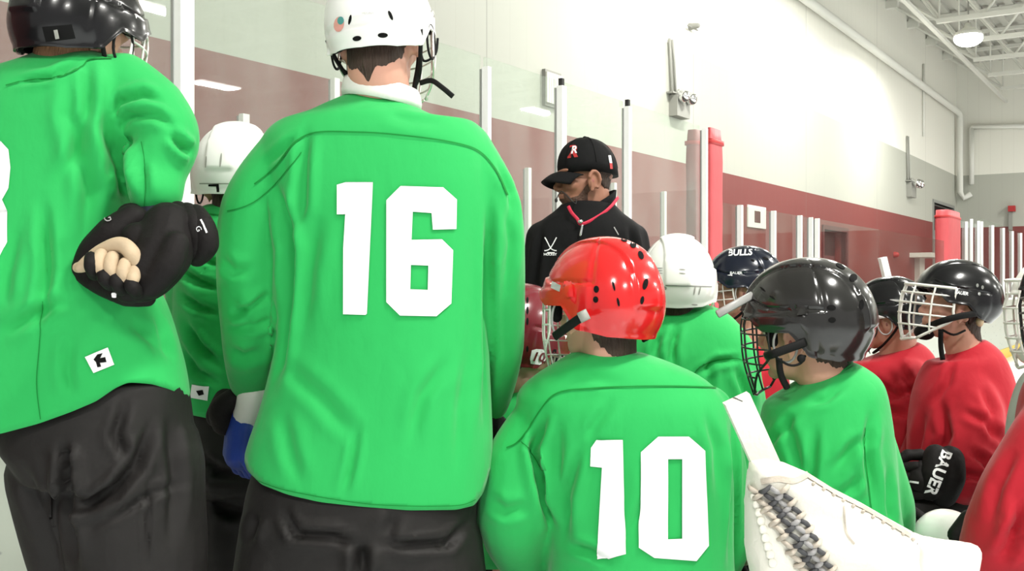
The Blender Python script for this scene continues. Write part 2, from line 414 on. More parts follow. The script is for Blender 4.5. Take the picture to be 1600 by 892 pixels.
# rink boards, kick strip, cap rail
tA0, tA1 = tpx(-500, DB), 26.0
M['board'] = mat('white_board', (.80, .82, .78), .4)
nt = M['board'].node_tree; b = nt.nodes['Principled BSDF']
tc = nt.nodes.new('ShaderNodeTexCoord'); mp = nt.nodes.new('ShaderNodeMapping'); mp.inputs['Rotation'].default_value = (.4, .3, .9); mp.inputs['Scale'].default_value = (4, 4, 13)
v = nt.nodes.new('ShaderNodeTexVoronoi'); v.inputs['Scale'].default_value = 1.1
nt.links.new(tc.outputs['Object'], mp.inputs['Vector']); nt.links.new(mp.outputs['Vector'], v.inputs['Vector'])
r_ = nt.nodes.new('ShaderNodeMapRange'); r_.inputs['From Min'].default_value = .10; r_.inputs['From Max'].default_value = .14; nt.links.new(v.outputs['Distance'], r_.inputs['Value'])
x = nt.nodes.new('ShaderNodeMix'); x.data_type = 'RGBA'; x.inputs[6].default_value = (.25, .27, .25, 1); x.inputs[7].default_value = (.50, .54, .47, 1)
nt.links.new(r_.outputs['Result'], x.inputs[0]); nt.links.new(x.outputs[2], b.inputs['Base Color'])
M['kick'] = mat('yellow_kick', (.75, .55, .08), .5)
wb = struct(build('wall_boards', MB().wbox(DB, DB+.08, tA0, tA1, .18, 1.04), 'board', smooth=False))
build('kick_strip', MB().wbox(DB-.012, DB+.08, tA0, tA1, 0, .18), 'kick', wb, False)
build('cap_rail', MB().wbox(DB-.01, DB+.11, tA0, tA1, 1.04, 1.07), 'alu', wb, False)
for px in (55, 765, 1212, 1520): build('board_joint', MB().wbox(DB-.002, DB, tpx(px, DB)-.003, tpx(px, DB)+.003, .18, 1.04), 'aludark', wb, False)
# glass
m = bpy.data.materials.new('rink_glass'); m.use_nodes = True; nt = m.node_tree; nt.nodes.clear()
out = nt.nodes.new('ShaderNodeOutputMaterial'); tr = nt.nodes.new('ShaderNodeBsdfTransparent'); tr.inputs[0].default_value = (.93, .965, .93, 1)
gl = nt.nodes.new('ShaderNodeBsdfGlossy'); gl.inputs['Roughness'].default_value = .015; gl.inputs[0].default_value = (1, 1, 1, 1)
df = nt.nodes.new('ShaderNodeBsdfDiffuse'); df.inputs[0].default_value = (.8, .85, .8, 1)
fr = nt.nodes.new('ShaderNodeFresnel'); fr.inputs[0].default_value = 1.45
m1 = nt.nodes.new('ShaderNodeMixShader'); m2 = nt.nodes.new('ShaderNodeMixShader')
ns = nt.nodes.new('ShaderNodeTexNoise'); ns.inputs['Scale'].default_value = 2.2; ns.inputs['Detail'].default_value = 6
mr = nt.nodes.new('ShaderNodeMapRange'); mr.inputs['From Min'].default_value = .3; mr.inputs['From Max'].default_value = .8; mr.inputs['To Min'].default_value = .05; mr.inputs['To Max'].default_value = .14
nt.links.new(ns.outputs['Fac'], mr.inputs['Value'])
ge = nt.nodes.new('ShaderNodeNewGeometry'); ib = nt.nodes.new('ShaderNodeMath'); ib.operation = 'SUBTRACT'; ib.inputs[0].default_value = 1.0; nt.links.new(ge.outputs['Backfacing'], ib.inputs[1])
mf = nt.nodes.new('ShaderNodeMath'); mf.operation = 'MULTIPLY'; nt.links.new(fr.outputs[0], mf.inputs[0]); nt.links.new(ib.outputs[0], mf.inputs[1])
nt.links.new(mf.outputs[0], m1.inputs[0]); nt.links.new(tr.outputs[0], m1.inputs[1]); nt.links.new(gl.outputs[0], m1.inputs[2])
nt.links.new(mr.outputs['Result'], m2.inputs[0]); nt.links.new(m1.outputs[0], m2.inputs[1]); nt.links.new(df.outputs[0], m2.inputs[2]); nt.links.new(m2.outputs[0], out.inputs[0])
M['glass'] = m
m2_ = m.copy(); M['glass_clean'] = m2_
for nd in m2_.node_tree.nodes:
    if nd.type == 'MAP_RANGE': nd.inputs['To Min'].default_value = .0; nd.inputs['To Max'].default_value = .03
    if nd.type == 'BSDF_GLOSSY': nd.inputs[0].default_value = (.55, .55, .55, 1)
M['glassedge'] = mat('glass_edge', (.42, .50, .44), .3)
def panel(D, t0, t1, z0, z1, label, group, gm='glass'):
    o = build('rink_glass', MB().wbox(D+.038, D+.050, t0+.02, t1-.02, z0, z1), gm, smooth=False)
    return tag(recentre(o), label, 'rink glass', group)
def post(D, px, z0, z1, wd, label, group, cap=False, dd=.034):
    t = tpx(px, D)
    r = thing('glass_post', label, 'post', W(D+.04, t, z0), group)
    build('post', MB().wbox(D+.0, D+.0+dd, t-wd/2, t+wd/2, z0, z1), 'alu', r, False)
    build('post_edge', MB().wbox(D+dd, D+dd+.012, t-wd/2-.004, t+wd/2, z0, z1-.01), 'aludark', r, False)
    if cap: build('cap_plug', MB().wbox(D+.008, D+.03, t-.012, t+.012, z1, z1+.04), 'rubber', r, False)
    return t
ZT = HC+.326*DB*1.1973; ZL = HC+.175*DB*1.1973
zt = lambda px, py: zpx(px, py, DB)
tp = [tA0, tpx(293, DB), tpx(560, DB), tpx(765, DB), tpx(882, DB), tpx(985, DB), tpx(1103, DB)]
post(DB, 293, 1.07, 3.2, .055, 'wide white post right of the leftmost player', None)
post(DB, 560, 1.07, 1.9, .04, 'white glass post behind the head of number 16', None)
post(DB, 765, 1.07, zt(765, 104), .028, 'white post just right of the number 16 player, left of the coach', None)
post(DB, 882, 1.07, zt(882, 134), .046, 'white glass post rising behind the front of the coach cap', None, True)
post(DB, 985, 1.07, zt(985, 166), .034, 'white glass post right of the coach head', None, True)
post(DB, 1105, 1.07, zt(1105, 201), .028, 'last tall silver post between the two red pads', None)
names = ['left of the wide post by the leftmost player', 'behind the two standing green players', 'above the shoulder of number 16', 'between number 16 and the coach', 'behind the coach cap', 'between the coach and the red pads']
for i in range(6):
    panel(DB, tp[i], tp[i+1], 1.07, ZT+(.0), 'tall clear rink glass panel '+names[i], 'tall rink glass panels')
lowx = [1160, 1212, 1253, 1270, 1280]
for px, wd_ in zip(lowx, ('first', 'second', 'third', 'thin fourth', 'last')):
    post(DB, px, 1.07, HC+.175*DB*1.1973, .035 if px != 1270 else .02, wd_+' short white glass post counting right from the tall red pad', 'short posts right of the red pads')
tl = [tpx(1125, DB)]+[tpx(q, DB) for q in (1160, 1212, 1253, 1280)]+[tpx(1380, DB), tpx(1480, DB)]
ln = ['beside the tall red pad', 'first after the red pad', 'second after the red pad', 'third after the red pad', 'above the black helmets', 'left of the distant red pad']
for i in range(6): panel(DB, tl[i], tl[i+1], 1.07, ZL, 'low clear rink glass panel '+ln[i], 'low rink glass panels', 'glass_clean')
farx = [(1512, 346), (1520, 342), (1531, 345), (1536, 346), (1553, 352), (1570, 356), (1584, 361), (1597, 364)]
for (px, py), wd_ in zip(farx, ('first', 'second', 'third', 'fourth', 'fifth', 'sixth', 'seventh', 'eighth')):
    post(DB, px, 1.07, zt(px, py), .05 if px in (1520, 1553, 1597) else .035, wd_+' far white glass post counting right from the distant red pad', 'far glass posts')
for a, b_, l in ((1500, 1536, 'nearest the distant red pad'), (1536, 1570, 'in the middle of the far row'), (1570, 1600, 'at the right edge of the picture')):
    panel(DB, tpx(a, DB), tpx(b_, DB), 1.07, zt(b_, 352 if b_ < 1600 else 364), 'far rink glass panel '+l, 'far rink glass panels', 'glass_clean')
# second row of glass behind the benches
for px, l in ((385, 'behind the white helmet on the left'), (527, 'left of the head of number 16'), (828, 'left of the coach'), (873, 'under the coach cap brim'), (962, 'right of the coach neck'), (1040, 'above the white helmet at the middle')):
    post(4.2, px, 0, zpx(px, 442-.175*(1857-px) if px > 600 else (178 if px == 385 else 122), 4.2), .045, 'short white bench post '+l, 'bench posts')
# red pads at the bench ends
def pad(px0, px1, ytop, label, D=DB, dn=.16, z0=1.07, pm='padred'):
    t0, t1 = tpx(px0, D), tpx(px1, D); r = thing('post_pad', label, 'pad', W(D+.05, (t0+t1)/2, z0))
    z1 = zpx((px0+px1)/2, ytop, D)
    mb = MB(); R = []
    for i in range(13):
        z = z0+(z1-z0)*i/12; e = .002*math.sin(i*2.1)+(-.012 if i in (0, 12) else 0)
        c = W(D+dn/2, (t0+t1)/2, z); ring = []
        for k in range(24):
            a = 2*math.pi*k/24; ca, sa = math.cos(a), math.sin(a)
            ring.append(c+NV*(dn/2+e)*math.copysign(abs(ca)**.45, ca)+DV*((t1-t0)/2+e)*math.copysign(abs(sa)**.45, sa))
        R.append(ring)
    mb.rings(R); build('pad_cover', mb, pm, r)
    for zz in (.93,):
        z = z0+(z1-z0)*zz
        R = [[W(D+dn/2, (t0+t1)/2, z+q)+NV*(dn/2+.01)*math.copysign(abs(math.cos(2*math.pi*k/24))**.45, math.cos(2*math.pi*k/24))+DV*((t1-t0)/2+.01)*math.copysign(abs(math.sin(2*math.pi*k/24))**.45, math.sin(2*math.pi*k/24)) for k in range(24)] for q in (-.015, .015)]
        build('pad_strap', MB().rings(R), 'redplastic', r)
pad(1112, 1131, 201, 'tall bright red padding right of the last tall glass post', DB, .05)
pad(1089, 1101, 203, 'red padding seen through the glass, left of the silver post', DB+.35, .1, 1.07, 'paddimmed')
pad(1484, 1504, 330, 'distant red padding at the far end of the bench opening', DB, .22)
# pipes
def pipe(pts, r, label, name='wall_pipe', cat='pipe', m='pipe'):
    o = build(name, MB().tube(pts, r, 10), m); return tag(recentre(o), label, cat)
zp = hz(.7236)
pipe([W(DW-.14, 4, zp), W(DW-.14, TE-.5, zp), W(DW-.14, TE-.35, zp-.05), W(DW-.14, TE-.32, zp-.2), W(DW-.14, TE-.32, hz(.44)-.35), W(DW-.24, TE-.28, hz(.44)-.52), W(DW-.42, TE-.25, hz(.44)-.4)], .085, 'long white pipe running high along the side wall to the corner')
def EW(px, py, d=.12):
    u = (px-CX)/F; dirv = Vector((u, 1, 0)); s = (TE-d)/dirv.dot(DV); p = dirv*s; return Vector((p.x, p.y, HC-(py-HY)/F*s))
pipe([EW(1518, 288), EW(1518, 200), EW(1519, 198), EW(1640, 196)], .07, 'white pipe bending across the end wall')
def wbx(px0, px1, py0, py1, d0, d1):
    t0, t1 = tpx(px0, DW), tpx(px1, DW); pm = (px0+px1)/2
    return (DW-d1, DW-d0, t0, t1, zpx(pm, py1, DW), zpx(pm, py0, DW))
def emergency(px, py, s, conduit, label):
    t = tpx(px, DW); z = zpx(px, py, DW); r = thing('emergency_light', label, 'light', W(DW, t, z))
    build('battery_box', MB().wbox(DW-.12, DW, t-.2*s, t+.2*s, z-.22*s, z+.05*s), 'greybox', r, False)
    for q in (-.12, .12):
        h = build('lamp_head', MB().capsule([W(DW-.12, t+q*s, z+.08*s), W(DW-.17*s, t+q*s, z+.03*s)], [.05*s, .085*s], 12), 'chrome', r)
    build('mount_bracket', MB().wbox(DW-.1, DW, t-.28*s, t+.28*s, z+.06*s, z+.08*s), 'greybox', r, False)
    build('conduit', MB().tube([W(DW-.03, t-.06*s, z+.06*s), W(DW-.03, t-.1*s, z+.5*s), W(DW-.03, t-.16*s, zpx(px, conduit, DW))], .018*s, 8), 'greybox', r)
    build('conduit', MB().tube([W(DW-.03, t-.15*s, z-.2*s), W(DW-.03, t-.22*s, z+.5*s), W(DW-.03, t-.24*s, zpx(px, conduit, DW))], .018*s, 8), 'greybox', r)
emergency(1055, 158, 1.0, 66, 'twin-head emergency light with conduit above the red pads')
emergency(1420, 290, 1.3, 215, 'small emergency light on the grey wall near the corner')
t = tpx(1077, DW); z = zpx(1077, 42, DW)
o = build('wall_sensor', MB().capsule([W(DW-.0, t, z), W(DW-.12, t, z)], [.05, .035], 10).tube([W(DW-.05, t-.16, z-.02), W(DW-.05, t+.16, z-.02)], .012, 6), 'greybox'); tag(recentre(o), 'tiny sensor high on the bright white wall', 'sensor')
g = thing('wall_vent', 'grey vent grille on the wall seen above the coach through glass', 'vent', W(DW, tpx(860, DW), zpx(860, 168, DW)))
a = wbx(847, 872, 112, 168, 0, .04); build('vent_frame', MB().wbox(*a), 'greybox', g, False)
for i in range(7):
    q = a[2]+(a[3]-a[2])*(i+.5)/7; build('slat', MB().wbox(a[0]-.02, a[0], q-.02, q+.02, a[4]+.03, a[5]-.03), 'steelpaint', g, False)
t = tpx(1181, DW); a = wbx(1167, 1195, 322, 356, 0, .02)
g = thing('wall_notice', 'white notice with a maroon mark on the maroon wall', 'sign', W(DW, t, a[4])); build('sheet', MB().wbox(*a), 'whitefab', g, False)
a2 = wbx(1177, 1186, 330, 348, .02, .024); build('mark', MB().wbox(*a2), 'maroonpaint', g, False)
r = thing('conduit_run', 'thin grey conduit rising on the white wall near the corner', 'pipe', W(DW, tpx(1441, DW), 4)); build('conduit', MB().tube([W(DW-.03, tpx(1441, DW), zpx(1441, 213, DW)), W(DW-.03, tpx(1441, DW), zpx(1441, 100, DW))], .03, 8), 'pipe', r)
t = tpx(1432, DW); a = wbx(1421, 1443, 396, 403, 0, .5); g = thing('wall_shelf', 'small white shelf on a bracket against the maroon wall', 'shelf', W(DW, t, a[4]-.6))
build('shelf_board', MB().wbox(*a), 'pipe', g, False); a = wbx(1429, 1437, 403, 445, 0, .12); build('bracket', MB().wbox(*a), 'pipe', g, False)
t = tpx(1397, DW); o = build('wall_bell', MB().capsule([W(DW, t, zpx(1397, 398, DW)), W(DW-.05, t, zpx(1397, 398, DW))], [.07, .065], 16), 'redplastic'); tag(recentre(o), 'round red bell on the maroon wall above a black helmet', 'bell')
g = thing('alarm_horn', 'dark red alarm horn on the grey end wall', 'alarm', EW(1581, 345, .02)); c = EW(1581, 326, .12)
build('housing', MB().box(c, NV*.09, DV*.08, (0, 0, .08)), 'redplastic', g, False); build('bracket', MB().box(EW(1579, 345, .05), NV*.05, DV*.04, (0, 0, .3)), 'greybox', g, False)
# lamps
def highbay(n, t, z, label, group, big=1.0):
    r = thing('high_bay_lamp', label, 'lamp', W(n, t, z), group)
    R = [[W(n, t, z+h)+Vector((math.cos(a), math.sin(a), 0))*q for a in [2*math.pi*k/24 for k in range(24)]] for h, q in ((.05, .27), (.12, .24), (.18, .14), (.22, .08), (.3, .06))]
    if big > 1 or group:
        build('housing', MB().wbox(n-.24, n+.24, t-.64, t+.64, z+.01, z+.12).wbox(n-.1, n+.1, t-.3, t+.3, z+.12, z+.2), 'steelpaint', r, False)
        build('lens', MB().wbox(n-.22, n+.22, t-.62, t+.62, z-.02, z+.01), 'lens', r, False)
        build('hanger', MB().tube([W(n, t, z+.2), W(n, t, ZROOF-.02)], .015, 6), 'greybox', r); return
    build('housing', MB().rings(R), 'steelpaint', r)
    build('lens', MB().ell(W(n, t, z), (.27*big, .27*big, .16), n=24), 'lens', r)
    build('hanger', MB().tube([W(n, t, z+.3), W(n, t, ZROOF-.02)], .015, 6), 'greybox', r)
for i, (n, t, z) in enumerate(lampspots):
    if i == 0: highbay(n, t, z, 'bright round lamp hanging among the white roof joists', None)
    elif i < 10 or True: highbay(n, t, z, ('long lamp mirrored in the glass '+('', 'above the white helmet on the left', 'left of the coach cap', 'beside the leftmost black helmet')[i]) if i < 4 else 'long lamp hung over the ice outside the picture', 'lamps over the ice', 2.3 if i < 4 else 1.0)
# ------------------------------------------------------------------ people builders
def proj(a):
    return CX+F*a[:, 0]/a[:, 1], HY-F*(a[:, 2]-HC)/a[:, 1]
def segdist(px, py, line):
    best = np.full(px.shape, 1e9); tt = np.zeros(px.shape); n = len(line)-1
    for i in range(n):
        x0, y0 = line[i]; x1, y1 = line[i+1]; dx, dy = x1-x0, y1-y0; L = dx*dx+dy*dy
        t = np.clip(((px-x0)*dx+(py-y0)*dy)/L, 0, 1); d = np.hypot(px-x0-t*dx, py-y0-t*dy)
        m = d < best; best[m] = d[m]; tt[m] = (i+t[m])/n
    return best, tt
def add_folds(me, folds, seed=0, namp=.006):
    a = getv(me); n = getn(me); px, py = proj(a)
    view = a-np.array(CAMP); view /= np.linalg.norm(view, axis=1)[:, None]
    face = np.clip(-(n*view).sum(1)*2.2, 0, 1)
    d = np.zeros(len(a)); rs = np.random.RandomState(seed)
    for k in range(9):                                   # soft drape over the whole garment
        f = rs.uniform(6, 17); th = rs.uniform(-.5, .5); ph = rs.uniform(0, 6.28); g = rs.uniform(0, 6.28); s = rs.choice([-1, 1])
        q = (a[:, 0]*math.cos(th)+a[:, 1]*.8+a[:, 2]*math.sin(th)*.9*s)*f+ph+1.3*np.sin(a[:, 2]*rs.uniform(3, 8)+g)
        d += namp/2.6*np.sin(q)*(.45+.55*np.sin(a[:, 2]*rs.uniform(3, 7)+rs.uniform(0, 6)))
    for fo in folds:
        line, w, amp = fo[:3]
        r, t = segdist(px, py, line); tp_ = np.clip(np.minimum(t, 1-t)*3.2, 0.05, 1)
        d += 1.85*face*tp_*amp*(-np.exp(-(r/w)**2)+.55*np.exp(-((r-1.9*w)/(w*1.1))**2))
    setv(me, a+n*d[:, None])
def ring_px(L, R, py, Y, d, rot=0, p=2.25, n=40, up=0.0):
    tx = rot; c = P((L+R)/2, py, Y); h = (R-L)/2/F*Y; cr, sr = math.cos(rot), math.sin(rot); o = []
    for k in range(n):
        a = 2*math.pi*k/n; x = h*math.copysign(abs(math.cos(a))**(2/p), math.cos(a)); y = d*math.copysign(abs(math.sin(a))**(2/p), math.sin(a))
        o.append(c+Vector((x, y, up*y+tx*x)))
    return o
def garment(name, parent, m, torso, limbs, hem=None, folds=(), vox=.009, seed=0, namp=.006, collar=True, it=8):
    """torso: [(py, L, R, Y, depth, tilt)]; limbs: [[(px, py, Y, rpx)...]]"""
    mb = MB()
    if torso:
        R = []
        T = []; torso = [tuple(q)+(0,)*(7-len(q)) for q in torso]
        for i in range(len(torso)-1):                    # smooth the levels
            p0 = torso[max(i-1, 0)]; p1 = torso[i]; p2 = torso[i+1]; p3 = torso[min(i+2, len(torso)-1)]
            for j in range(4):
                t = j/4; T.append([.5*((2*b)+(-a+c)*t+(2*a-5*b+4*c-e)*t*t+(-a+3*b-3*c+e)*t**3) for a, b, c, e in zip(p0, p1, p2, p3)])
        T.append(torso[-1])
        for q in T: R.append(ring_px(q[1], q[2], q[0], q[3], max(q[4], .02), up=q[5], rot=q[6]))
        mb.rings(R)
    for l in limbs: mb.capsule([P(q[0], q[1], q[2]) for q in l], [q[3]/F*q[2] for q in l])
    me = remeshed(mb, vox, it)
    if hem:
        a = getv(me); px, py = proj(a); hx = [h[0] for h in hem]; hy = [h[1] for h in hem]
        kill = py > np.interp(px, hx, hy)
        bm = bmesh.new(); bm.from_mesh(me); bm.verts.ensure_lookup_table()
        bmesh.ops.delete(bm, geom=[bm.verts[i] for i in np.nonzero(kill)[0]], context='VERTS')
        for _ in range(2): bmesh.ops.delete(bm, geom=[v for v in bm.verts if len(v.link_faces) <= 1], context='VERTS')
        for v in bm.verts:
            if v.is_boundary:
                x = CX+F*v.co.x/v.co.y; yy = float(np.interp(x, hx, hy)); v.co.z = HC-(yy-HY)/F*v.co.y
        bm.to_mesh(me); bm.free()
    add_folds(me, folds, seed, namp)
    if hem:
        bm = bmesh.new(); bm.from_mesh(me); B_ = [v for v in bm.verts if v.is_boundary]
        for _ in range(3):
            new = {v: (v.co+sum((e.other_vert(v).co for e in v.link_edges if e.is_boundary), Vector()))/(1+sum(1 for e in v.link_edges if e.is_boundary)) for v in B_}
            for v, c in new.items(): v.co = c
        bm.to_mesh(me); bm.free()
        me2 = evalmesh(me, [('SOLIDIFY', dict(thickness=.004, offset=-1.0))]); me = me2
    me.name = name
    return link(name, me, m, parent)
def headmat(px, py, Y, yaw, pitch=0, roll=0, s=1.0):
    return Matrix.Translation(P(px, py, Y)) @ Matrix.Rotation(math.radians(-yaw), 4, 'Z') @ Matrix.Rotation(math.radians(-pitch), 4, 'X') @ Matrix.Rotation(math.radians(roll), 4, 'Y') @ Matrix.Scale(s, 4)
def head_parts(mb, H):
    def E(c, r, rot=None):
        Mx = H.to_3x3() @ (rot if rot is not None else Matrix.Identity(3)); mb.ell(H @ Vector(c), r, Mx)
    E((0, -.012, .035), (.076, .095, .090)); E((0, .022, -.025), (.064, .073, .082)); E((0, .032, -.075), (.054, .058, .040))
    E((0, .079, -.098), (.020, .018, .015)); E((0, .080, .024), (.052, .020, .012)); E((0, .07, -.06), (.034, .032, .03))
    for s in (-1, 1):
        E((s*.036, .063, -.028), (.026, .026, .024)); E((s*.013, .101, -.036), (.009, .010, .007))
        rz = Matrix.Rotation(s*-.35, 3, 'Z') @ Matrix.Rotation(.15, 3, 'X')
        E((s*.080, .006, -.022), (.011, .021, .031), rz)
        rim = [H @ Vector((s*(.086+.006*(j > 1)), .006-.020*math.cos(q)-.004, -.020+.031*math.sin(q))) for j, q in enumerate([-1.2, -.6, 0, .6, 1.2, 1.8, 2.4, 2.9])]
        mb.tube(rim, .0066*H.to_scale().x, 8)
        E((s*.083, .012, -.050), (.005, .009, .010))
    mb.tube([H @ Vector(q) for q in ((0, .090, .014), (0, .100, -.008), (0, .114, -.030), (0, .112, -.040))], [.008, .009, .011, .007], 10)
    mb.tube([H @ Vector(q) for q in ((-.024, .088, -.061), (-.010, .099, -.058), (0, .099, -.060), (.010, .099, -.058), (.024, .088, -.061))], [.003, .006, .006, .006, .003], 8)
    mb.tube([H @ Vector(q) for q in ((-.020, .088, -.069), (0, .099, -.071), (.020, .088, -.069))], [.003, .0065, .003], 8)
def make_body(parent, H, neck, torso, arms, legs, skin='skin', vox=.008, nr=.058):
    """one continuous figure: head, neck, trunk, arms and legs grown together"""
    mb = MB(); head_parts(mb, H); s = H.to_scale().x
    nb = P(*neck[:3]); a = H @ Vector((0, -.018, -.03)); b = H @ Vector((0, -.022, -.085))
    mb.capsule([a, b, b.lerp(nb, .5), nb], [nr*s, nr*s, nr*s, neck[3]/F*neck[2]], 20)
    R = []
    for q in torso: R.append(ring_px((q[1]+q[2])/2-(q[2]-q[1])*.36, (q[1]+q[2])/2+(q[2]-q[1])*.36, q[0]+8, q[3], max(q[4]*.75, .02)))
    mb.rings(R)
    for l in arms: mb.capsule([P(q[0], q[1], q[2]) for q in l], [max(q[3]/F*q[2]*.5, .024) for q in l])
    for l in legs: mb.capsule(l[0], l[1])
    me = remeshed(mb, vox, 3); me.name = 'body'
    b_ = link('body', me, skin, parent)
    for s2 in (-1, 1): build('ear_shade', MB().ell(H @ Vector((s2*.0885, .009, -.022)), (.004, .006, .010), H.to_3x3()), 'lip', b_)  # darker ellipsoids paint the shade inside each ear
    return b_
# helmet: z of the rim round the head, radius by height, ridges pressed into the shell
def sstep(x, a, b): t = min(max((x-a)/(b-a), 0), 1); return t*t*(3-2*t)
def helmet(parent, H, m, style=0, drop=1.0, ear=True, nape=0.0, tuck=.2):
    A, B, ZT_ = .114, .141, .156; NT, NV_ = 144, 60
    def rim(th):                                         # th = 0 at the brow, pi at the nape
        d = abs(math.degrees(th)); xs = [0, 40, 56, 68, 90, 103, 135, 180]; zs = [.050, .044, .030, .006, .004, -.046*drop, -.060*drop, (-.064+nape)*drop]
        return float(np.interp(d, xs, zs))
    V = []; Fc = []
    for i in range(NV_+1):
        v = i/NV_
        for j in range(NT):
            th = -math.pi+2*math.pi*j/NT; zr = rim(th)
            if v < .72: al = v/.72*math.pi/2; z = ZT_*math.cos(al)**.92 if al < math.pi/2-1e-6 else 0; sc_ = math.sin(al)**.86; z = max(z, 0)
            else: z = 0; sc_ = 1
            if zr >= 0: zz = zr; f = v; zfull = ZT_-(ZT_-zr)*0
            # map v to height directly so the rim follows the curve
            al = (v**.9)*math.pi/2
            zt_ = zr+(ZT_-zr)*math.cos(al)
            if zt_ > .01: s_ = max(1-((zt_-.01)/(ZT_-.01))**2.15, 0)**.5
            else: s_ = 1-(1.0 if abs(th) > 1.9 else .3)*((.01-zt_)/.075)**2*tuck
            ca, sa = math.cos(th), math.sin(th); p = 2.25
            x = A*math.copysign(abs(sa)**(2/p), sa)*s_; y = B*math.copysign(abs(ca)**(2/p), ca)*s_
            if y < 0: y *= 1.02
            r = math.hypot(x, y)+1e-9; off = 0.0; ax = abs(x)
            if style in (0, 1, 2):
                wc = .050-.010*sstep(-y, .02, .12)
                off += .0065*(sstep(wc-ax, 0, .005))*sstep(zt_, -.004, .006)*(1 if style != 2 else .6)        # raised crown panel
                zl = .052-.14*max(-y, -.05)*.35+.02*sstep(y, .04, .12)
                side = sstep(ax, .060, .075)*(1-sstep(abs(th), 2.0, 2.15))
                off += .0045*side*(1-sstep(zt_-zl, -.002, .002))
                off -= .0040*math.exp(-((zt_-zl-.003)/.003)**2)*side
                off -= .0030*math.exp(-((math.degrees(abs(th))-118)/2.2)**2)*sstep(zt_, -.03, 0)*sstep(ax, .02, .05)*(style != 2)
            if style == 1:
                off += .005*sstep(zt_, .005, .02)*(1-sstep(zt_, .038, .045))*(1 if abs(th) < 1.75 else 0)*sstep(abs(th), .6, .8)
            off += .004*(1-sstep(zt_-zr, 0, .010))*(1 if abs(th) > 1.9 else .6)                # rolled rim
            if abs(th) > 2.2: off -= .0045*(1-sstep(abs(zt_+.018), .004, .010))*(style == 3)
            if style == 3: off += .004*sstep(-zt_, -.004, .006)*0
            x += x/r*off*min(1, r/.05); y += y/r*off*min(1, r/.05)
            V.append(H @ Vector((x, y, zt_+off*.5*max(0, zt_/ZT_))))
    for i in range(NV_):
        for j in range(NT):
            a = i*NT+j; b = i*NT+(j+1) % NT
            if i == 0: Fc.append((a+NT, b+NT, 0)) if False else Fc.append((a, a+NT, b+NT, b))
            else: Fc.append((a, a+NT, b+NT, b))
    me = bpy.data.meshes.new('helmet'); me.from_pydata(V, [], Fc)
    bm = bmesh.new(); bm.from_mesh(me); bmesh.ops.remove_doubles(bm, verts=bm.verts, dist=.0002); bmesh.ops.recalc_face_normals(bm, faces=bm.faces); bm.to_mesh(me); bm.free()
    c = H @ Vector((0, 0, .05)); f0 = me.polygons[len(me.polygons)//2]
    if (f0.center-c).dot(f0.normal) < 0: me.flip_normals()
    me = evalmesh(me, [('SOLIDIFY', dict(thickness=.005*H.to_scale().x, offset=-1.0)), ('BEVEL', dict(width=.0015, segments=2, limit_method='ANGLE', angle_limit=.9))])
    o = link('helmet', me, m, parent)
    # foam liner inside, a dark band that shows under the rim
    R = []
    for q in (.0, .35, .7, 1.0):
        ring = []
        for j in range(48):
            th = -math.pi+2*math.pi*j/48; z = rim(th)+.003+.020*q; k = .955-.05*q-.05*(rim(th) > .02)
            k *= 1-(tuck+.02)*(max(.01-z, 0)/.075)**2*(abs(th) > 1.7); ring.append(H @ Vector((A*k*math.copysign(abs(math.sin(th))**(2/2.25), math.sin(th)), B*k*math.copysign(abs(math.cos(th))**(2/2.25), math.cos(th)), z)))
        R.append(ring)
    R2 = [[H @ (H.inverted() @ p*0.93) for p in r] for r in R]
    mb = MB().rings(R+R2[::-1], cap=False, closed=True); build('foam_liner', mb, 'dark', o)
    if ear:
        for s in (-1, 1):
            loop = [H @ Vector((s*.112, .012+.026*math.cos(q), -.022+.038*math.sin(q))) for q in [2*math.pi*k/20 for k in range(20)]]
            build('ear_loop', MB().tube(loop, .003, 6, closed=True), 'greystrap' if ear == 2 else 'strap', o)
    return o
def hvent(o, H, th, z, wd, hg, ang=0, bvh=None):
    """dark slot cut into the shell at an angle round the head"""
    bvh = bvh or bvh_of(o); th = math.radians(th); u = Vector((math.cos(th), -math.sin(th), 0)); dirn = Vector((math.sin(th), math.cos(th), 0))
    pts = []; c, s = math.cos(math.radians(ang)), math.sin(math.radians(ang)); n = 14
    V = [(0, 0)]+[(wd*math.copysign(abs(math.cos(q))**.6, math.cos(q)), hg*math.copysign(abs(math.sin(q))**.6, math.sin(q))) for q in [2*math.pi*k/n for k in range(n)]]
    slope = sstep(z, .06, .13)
    for (a, b) in V:
        a, b = a*c-b*s, a*s+b*c
        dd = (dirn*(1-slope)+Vector((0, 0, 1))*slope*.9).normalized(); vv = Vector((0, 0, 1))*(1-slope)-dirn*slope; vv = (vv-dd*vv.dot(dd)).normalized()
        tgt = dirn*.07*(1-slope*.4)+Vector((0, 0, z)); p0 = tgt+dd*.25+u*a+vv*b
        o0 = H @ p0; d1 = (H.to_3x3() @ -dd).normalized(); h, nn, i, ds = bvh.ray_cast(o0, d1)
        if h is None: return
        pts.append(h-d1*.0012)
    build('vent', MB().add(pts, [(0, 1+k, 1+(k+1) % n) for k in range(n)]), 'dark', o)
